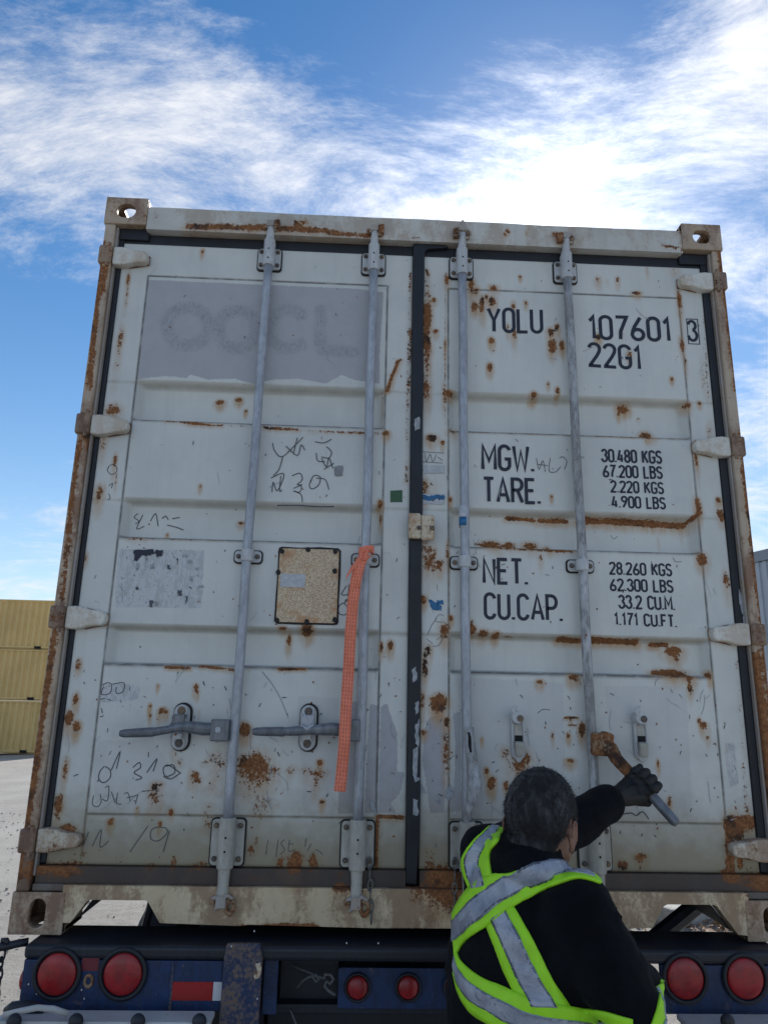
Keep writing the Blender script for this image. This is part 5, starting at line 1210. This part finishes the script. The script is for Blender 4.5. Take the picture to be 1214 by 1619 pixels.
# body: one continuous figure
k = MB()
R3 = Matrix((hr_, hf_, hu_)).transposed()
hp = lambda a, r_, u_: HC+hf_*a+hr_*r_+hu_*u_
k.ball(hp(-.006,0,.0), (.074,.093,.094), 14, R3); k.ball(hp(.030,0,-.055), (.062,.066,.085), 12, R3)
k.ball(hp(.065,0,-.120), (.034,.026,.024), 8, R3); k.capsule(hp(.030,.045,-.085), hp(.064,.012,-.125), .020, .018); k.capsule(hp(.030,-.045,-.085), hp(.064,-.012,-.125), .020, .018)
k.capsule(hp(.096,0,-.035), hp(.112,0,-.066), .008, .013); k.capsule(hp(.090,.018,-.098), hp(.090,-.018,-.098), .010, .010)
k.capsule(hp(.086,-.03,-.018), hp(.086,.03,-.018), .013, .013)
for s_ in (-1, 1):
    e0 = hp(-.006, s_*.077, -.050)
    pts = []
    for i in range(13):
        a = math.radians(200-i*24); pts.append(e0+hf_*(-.004+.017*math.cos(a))+hu_*(.006+.030*math.sin(a)*(1 if a > 0 else .9))+hr_*s_*(.008+.004*math.sin(a*.5)))
    k.tube(pts, .0048, 8); k.ball(e0+hu_*.002, (.006,.013,.024), 6, R3); k.ball(e0-hu_*.026+hf_*.004, (.007,.009,.010), 6, R3)
k.capsule(hp(-.022,0,-.06), T0+uz*1.50+ft*-.02, .056, .066)
ringtube(k, [(0,0,.92,.155,.105,2.2),(0,0,1.05,.145,.10,2.2),(0,0,1.25,.16,.11,2.2),(0,0,1.42,.165,.105,2.2),(0,0,1.52,.12,.08,2.2)])
k.capsule(T0+uz*1.46-rg_*.08, LS, .06, .055); k.capsule(LS, LE, .050, .042); k.capsule(LE, LW, .042, .030)
k.capsule(T0+uz*1.44+rg_*.08, RS, .06, .055); k.capsule(RS, RE, .050, .042); k.capsule(RE, RW, .042, .028)
k.ball(LW.lerp(P(1010,1246,-.12), .7), .022, 8); k.ball(RW+(RW-RE).normalized()*.05, (.025,.045,.03), 8)
for s_ in (-1, 1):
    hip = T0+rg_*s_*.085+uz*.92; kn = hip+ft*.03+uz*(-.42); an = kn+ft*-.03+uz*(-.42)
    k.capsule(hip, kn, .085, .058); k.capsule(kn, an, .056, .036); k.capsule(an+uz*-.03, an+ft*.14+uz*-.045, .035, .03)
body, bvb, bvs, bns = fuse('body', k, .0055, M['skin'], man, 2)
# jacket
k = MB()
ringtube(k, [(0,0,.86,.185,.145,2.3),(0,0,1.0,.183,.142,2.3),(-.004,0,1.18,.190,.145,2.3),(-.008,0,1.34,.196,.145,2.3),(-.006,0,1.46,.185,.125,2.2),(0,.0,1.545,.130,.098,2.0),(.004,.004,1.60,.088,.086,2),(.006,.012,1.635,.078,.082,2)])
k.capsule(T0+uz*1.50-rg_*.10, LS, .075, .078); k.capsule(T0+uz*1.40-rg_*.09, LS-uz*.04, .09, .07)
k.capsule(LS, LE, .074, .066); k.capsule(LE, LE.lerp(LW, .86), .064, .053)
k.capsule(T0+uz*1.47+rg_*.08, RS, .078, .088); k.capsule(T0+uz*1.36+rg_*.08, RS-uz*.05, .09, .08)
k.capsule(RS, RE, .086, .074); k.capsule(RE, RE.lerp(RW, .8), .072, .058)
k.ball(hp(-.060,0,-.125), (.080,.060,.045), 10, R3)      # gathered hood behind the neck
def folds(c):
    n = noise.noise(Vector((c.x*7, c.y*7, c.z*11)))*.012+noise.noise(Vector((c.x*15+5, c.y*15, c.z*34)))*.007+noise.noise(Vector((c.x*60, c.y*60, c.z*60)))*.0010
    return n
jk, bvj, jv, jn = fuse('jacket', k, .008, M['jacket'], man, 3, folds)
# cuff of the raised sleeve: open rim
cd = (LW-LE).normalized(); ce = LE.lerp(LW, .86)+cd*.050
# trousers and boots
k = MB()
ringtube(k, [(0,0,.80,.15,.12,2.2),(0,0,.90,.17,.13,2.2),(0,0,1.0,.165,.125,2.2)])
for s_ in (-1, 1):
    hip = T0+rg_*s_*.085+uz*.90; kn = hip+ft*.03+uz*(-.40); an = kn+ft*-.03+uz*(-.36); k.capsule(hip, kn, .10, .075); k.capsule(kn, an, .075, .065)
fuse('trousers', k, .012, M['trousers'], man, 2)
k = MB()
for s_ in (-1, 1):
    an = T0+rg_*s_*.085+uz*.10; k.capsule(an+uz*.05, an, .052, .05); k.capsule(an-uz*.04, an+ft*.17-uz*.045, .048, .042)
fuse('boots', k, .01, M['rubber'], man, 2)
# eyes
for s_ in (-1, 1):
    k = MB(); k.ball(hp(.088, s_*.030, -.036), .011, 8); k.build('eye', M['white_tape'], man, smooth=True)
# hair: close cropped shell and bristles
def hair_line(a):
    pts = [(-.2,-.105),(-.045,-.105),(-.028,-.075),(-.018,-.018),(.012,-.010),(.018,-.045),(.030,-.045),(.034,.0),(.06,.035),(.09,.06),(.2,.06)]
    for (a0, c0), (a1, c1) in zip(pts, pts[1:]):
        if a <= a1: return c0+(c1-c0)*(a-a0)/(a1-a0)
    return .06
hm = bpy.data.meshes.new('hair'); hk = MB(); sel = {}
mw = Vector(ORG[body.name]); bm_me = body.data
def inhair(c):
    d = c-HC; a, r_, u_ = d.dot(hf_), d.dot(hr_), d.dot(hu_)
    if d.length > .18: return -1
    if abs(r_) > .080 and a > -.03 and a < .022 and u_ < -.005: return -1
    return u_-hair_line(a)
hval = [inhair(c) for c in bvs]
for pl2 in bm_me.polygons:
    ids = list(pl2.vertices)
    if all(hval[i] > 0 for i in ids):
        f_ = []
        for i in ids:
            if i not in sel:
                off = min(.010, .001+hval[i]*.35); off += noise.noise(bvs[i]*55)*.0022+noise.noise(bvs[i]*140)*.0016
                sel[i] = len(hk.v); hk.v.append(tuple(bvs[i]+bns[i]*max(off, .0006)))
            f_.append(sel[i])
        hk.f.append(tuple(f_))
hp_pts = [(bvs[i], bns[i], hval[i]) for i in sel]
rnd = random.Random(11)
for _ in range(15000):
    c, nn, hv = rnd.choice(hp_pts)
    c = c+Vector((rnd.uniform(-1,1), rnd.uniform(-1,1), rnd.uniform(-1,1)))*.003
    off = min(.010, .001+hv*.35); L_ = rnd.uniform(.005,.014)*min(1, .3+hv*14)
    dr = (nn*.55-hu_*.65-hf_*.15+Vector((rnd.gauss(0,.3), rnd.gauss(0,.3), rnd.gauss(0,.3)))).normalized(); sd = dr.cross(nn)
    if sd.length < .01: continue
    sd = sd.normalized()*.00055; a = c+nn*(off*.8); hk.add([a-sd, a+sd, a+dr*L_], [(0,1,2)])
hme = bpy.data.meshes.new('hair'); hme.from_pydata(hk.v, [], hk.f); hme.update(); place('hair', hme, M['hair'], man, smooth=True)
# glove gripping the handle
GC = P(1012,1243,-.108); hh_ = (HP[6]-HP[3]).normalized(); nn_ = (CAM-GC); nn_ = (nn_-hh_*nn_.dot(hh_)).normalized(); ww_ = hh_.cross(nn_)
if ww_.z < 0: ww_ = -ww_
gp = lambda h_, w_, n_: GC+hh_*h_+ww_*w_+nn_*n_
k = MB(); RG = Matrix((hh_, ww_, nn_)).transposed()
k.ball(gp(-.002,-.010,.019), (.046,.038,.021), 12, RG)
k.capsule(LW.lerp(GC, .05)+nn_*.002, gp(-.004,-.022,.014), .031, .032); k.capsule(LW, gp(.022,-.020,.010), .028, .026); k.capsule(LW, gp(-.024,-.010,.014), .026, .022)
for i, (s_, rr, ex) in enumerate(((-.038,.0115,-.004),(-.015,.0128,.002),(.010,.0130,.003),(.034,.0125,0))):
    K_, A_, B_, T_ = gp(s_,.022+ex,.027), gp(s_*1.04,.043+ex,.006), gp(s_*1.02,.028,-.023), gp(s_,-.004,-.026)
    k.capsule(gp(s_*.7,-.012,.024), K_, rr*.95, rr*1.06); k.capsule(K_, A_, rr*1.0, rr*.92); k.ball(K_+nn_*.002, rr*1.12, 8); k.capsule(A_, B_, rr*.94, rr*.86); k.capsule(B_, T_, rr*.92, rr*.8)
k.capsule(gp(.026,-.036,.006), gp(.046,-.020,-.008), .0165, .0135); k.capsule(gp(.046,-.020,-.008), gp(.034,.004,-.026), .0135, .0105)
glv, bvg, _, _ = fuse('glove', k, .0026, M['glove'], man, 1, lambda c: noise.noise(c*70)*.0014+noise.noise(c*26)*.0016)
wv2 = (GC-LW).normalized()
# vest: crossed lime and silver webbing laid over the jacket
def drape(name, sa, sb, mat, parent, lift, nsub=7, across=8, f0=0., f1=1.):
    def spline(pts, t):
        n = len(pts)-1; x = min(t*n, n-1e-6); j = int(x); u_ = x-j
        p0, p1, p2, p3 = pts[max(j-1,0)], pts[j], pts[j+1], pts[min(j+2,n)]
        return [.5*((2*p1[q])+(-p0[q]+p2[q])*u_+(2*p0[q]-5*p1[q]+4*p2[q]-p3[q])*u_*u_+(-p0[q]+3*p1[q]-3*p2[q]+p3[q])*u_**3) for q in (0,1)]
    rows = max(len(sa), len(sb))*nsub; G = []
    for i in range(rows+1):
        a, b2 = spline(sa, i/rows), spline(sb, i/rows); row = []
        for j in range(across+1):
            f_ = f0+(f1-f0)*j/across; px, py = a[0]+(b2[0]-a[0])*f_, a[1]+(b2[1]-a[1])*f_
            d = ray(px, py).normalized(); hit = bvj.ray_cast(CAM, d)
            if hit[0] is None:
                p = CAM+d*1.9; hit = bvj.find_nearest(p)
                hit = bvj.find_nearest(CAM+d*((hit[0]-CAM).dot(d)))
            row.append((hit[0], hit[1]))
        G.append(row)
    V = [[p+n*lift for p, n in r] for r in G]
    for _ in range(3):       # webbing bridges the small folds of the cloth
        V2 = [r[:] for r in V]
        for i in range(1, len(V)-1):
            for j in range(1, across): V2[i][j] = (V[i-1][j]+V[i+1][j]+V[i][j-1]+V[i][j+1]+V[i][j]*4)/8
        V = V2
    k = MB(); w_ = across+1
    for i, r in enumerate(V):
        for j, p in enumerate(r): k.v.append(tuple(p+G[i][j][1]*(noise.noise(p*45)*.0012)))
    n0 = len(k.v)
    for i in range(len(V)):
        for j in range(w_): k.v.append(tuple(Vector(k.v[i*w_+j])-G[i][j][1]*(lift*.9)))
    for i in range(len(V)-1):
        for j in range(across):
            a = i*w_+j; k.f.append((a, a+1, a+1+w_, a+w_)); k.f.append((a+n0, a+w_+n0, a+1+w_+n0, a+1+n0))
        for j in (0, across):
            a = i*w_+j; k.f.append((a, a+w_, a+w_+n0, a+n0))
    for i in (0, len(V)-1):
        for j in range(across): a = i*w_+j; k.f.append((a, a+1, a+1+n0, a+n0))
    if name == 'reflective_strip':
        t_ = MB(); rn = random.Random(rows)
        for i in range(1, len(V)-1):
            for e, j in ((0, 1), (across, across-1)):
                if rn.random() < .25: continue
                for q_ in (0, .5):
                    a = V[i][e].lerp(V[i+1][e], q_); b2 = V[i][j].lerp(V[i+1][j], q_); n_ = G[i][e][1]; d_ = (V[i+1][e]-V[i][e]).normalized()*.0007
                    c2 = a.lerp(b2, rn.uniform(.5, .9)); t_.add([a-d_+n_*.0012, a+d_+n_*.0012, c2+d_+n_*.0012, c2-d_+n_*.0012], [(0,1,2,3)])
        if parent is not None: t_.build('stitching', M['letter'], parent)
    return k.build(name, mat, parent, smooth=True)
# strap C (down the back), under the others
vest = drape('safety_vest', [(768,1462),(780,1492),(793,1526),(808,1560),(822,1590)], [(812,1432),(832,1466),(852,1504),(874,1548),(902,1594)], M['lime'], man, .005)
vest['label'] = 'lime and silver crossed safety harness'
drape('reflective_strip', [(768,1462),(780,1492),(793,1526),(808,1560),(822,1590)], [(812,1432),(832,1466),(852,1504),(874,1548),(902,1594)], M['silver'], vest, .0075, f0=.24, f1=.73)
# strap B: loop over the left shoulder
sB = ([(774,1309),(756,1324),(740,1342),(731,1362),(735,1385),(743,1410)], [(795,1311),(789,1330),(777,1346),(775,1362),(778,1380),(782,1396)])
drape('vest_strap', *sB, M['lime'], vest, .006); drape('reflective_strip', *sB, M['silver'], vest, .0085, f0=.14, f1=.66)
# strap D: curving to the waist
sD = ([(722,1500),(732,1522),(760,1544),(800,1562),(850,1582),(905,1592),(955,1599),(1000,1612)], [(719,1540),(726,1568),(742,1596),(775,1620),(820,1640),(880,1652),(955,1656),(1000,1664)])
drape('vest_strap', *sD, M['lime'], vest, .0065); drape('reflective_strip', *sD, M['silver'], vest, .009, f0=.32, f1=.72)
# strap A: broad band from the right shoulder across the back
sA = ([(948,1394),(922,1376),(884,1364),(845,1368),(808,1379),(772,1386),(738,1412),(718,1446)], [(948,1399),(915,1391),(880,1401),(845,1417),(808,1438),(770,1466),(740,1486),(721,1512)])
drape('vest_strap', *sA, M['lime'], vest, .008, nsub=9); 
sA2 = ([(938,1389),(920,1376),(884,1364),(848,1367),(812,1379),(778,1402),(745,1430),(719,1458)], [(938,1391),(905,1384),(876,1387),(845,1398),(808,1421),(775,1445),(742,1470),(719,1492)])
drape('reflective_strip', *sA2, M['silver'], vest, .0105, nsub=9)
# strap E: band on the bent right sleeve
sE = ([(1043,1550),(1040,1580),(1034,1605),(1024,1630)], [(1060,1562),(1070,1588),(1072,1610),(1070,1640)])
drape('vest_strap', *sE, M['lime'], vest, .005); drape('reflective_strip', *sE, M['silver'], vest, .0075, f0=.42, f1=1.)
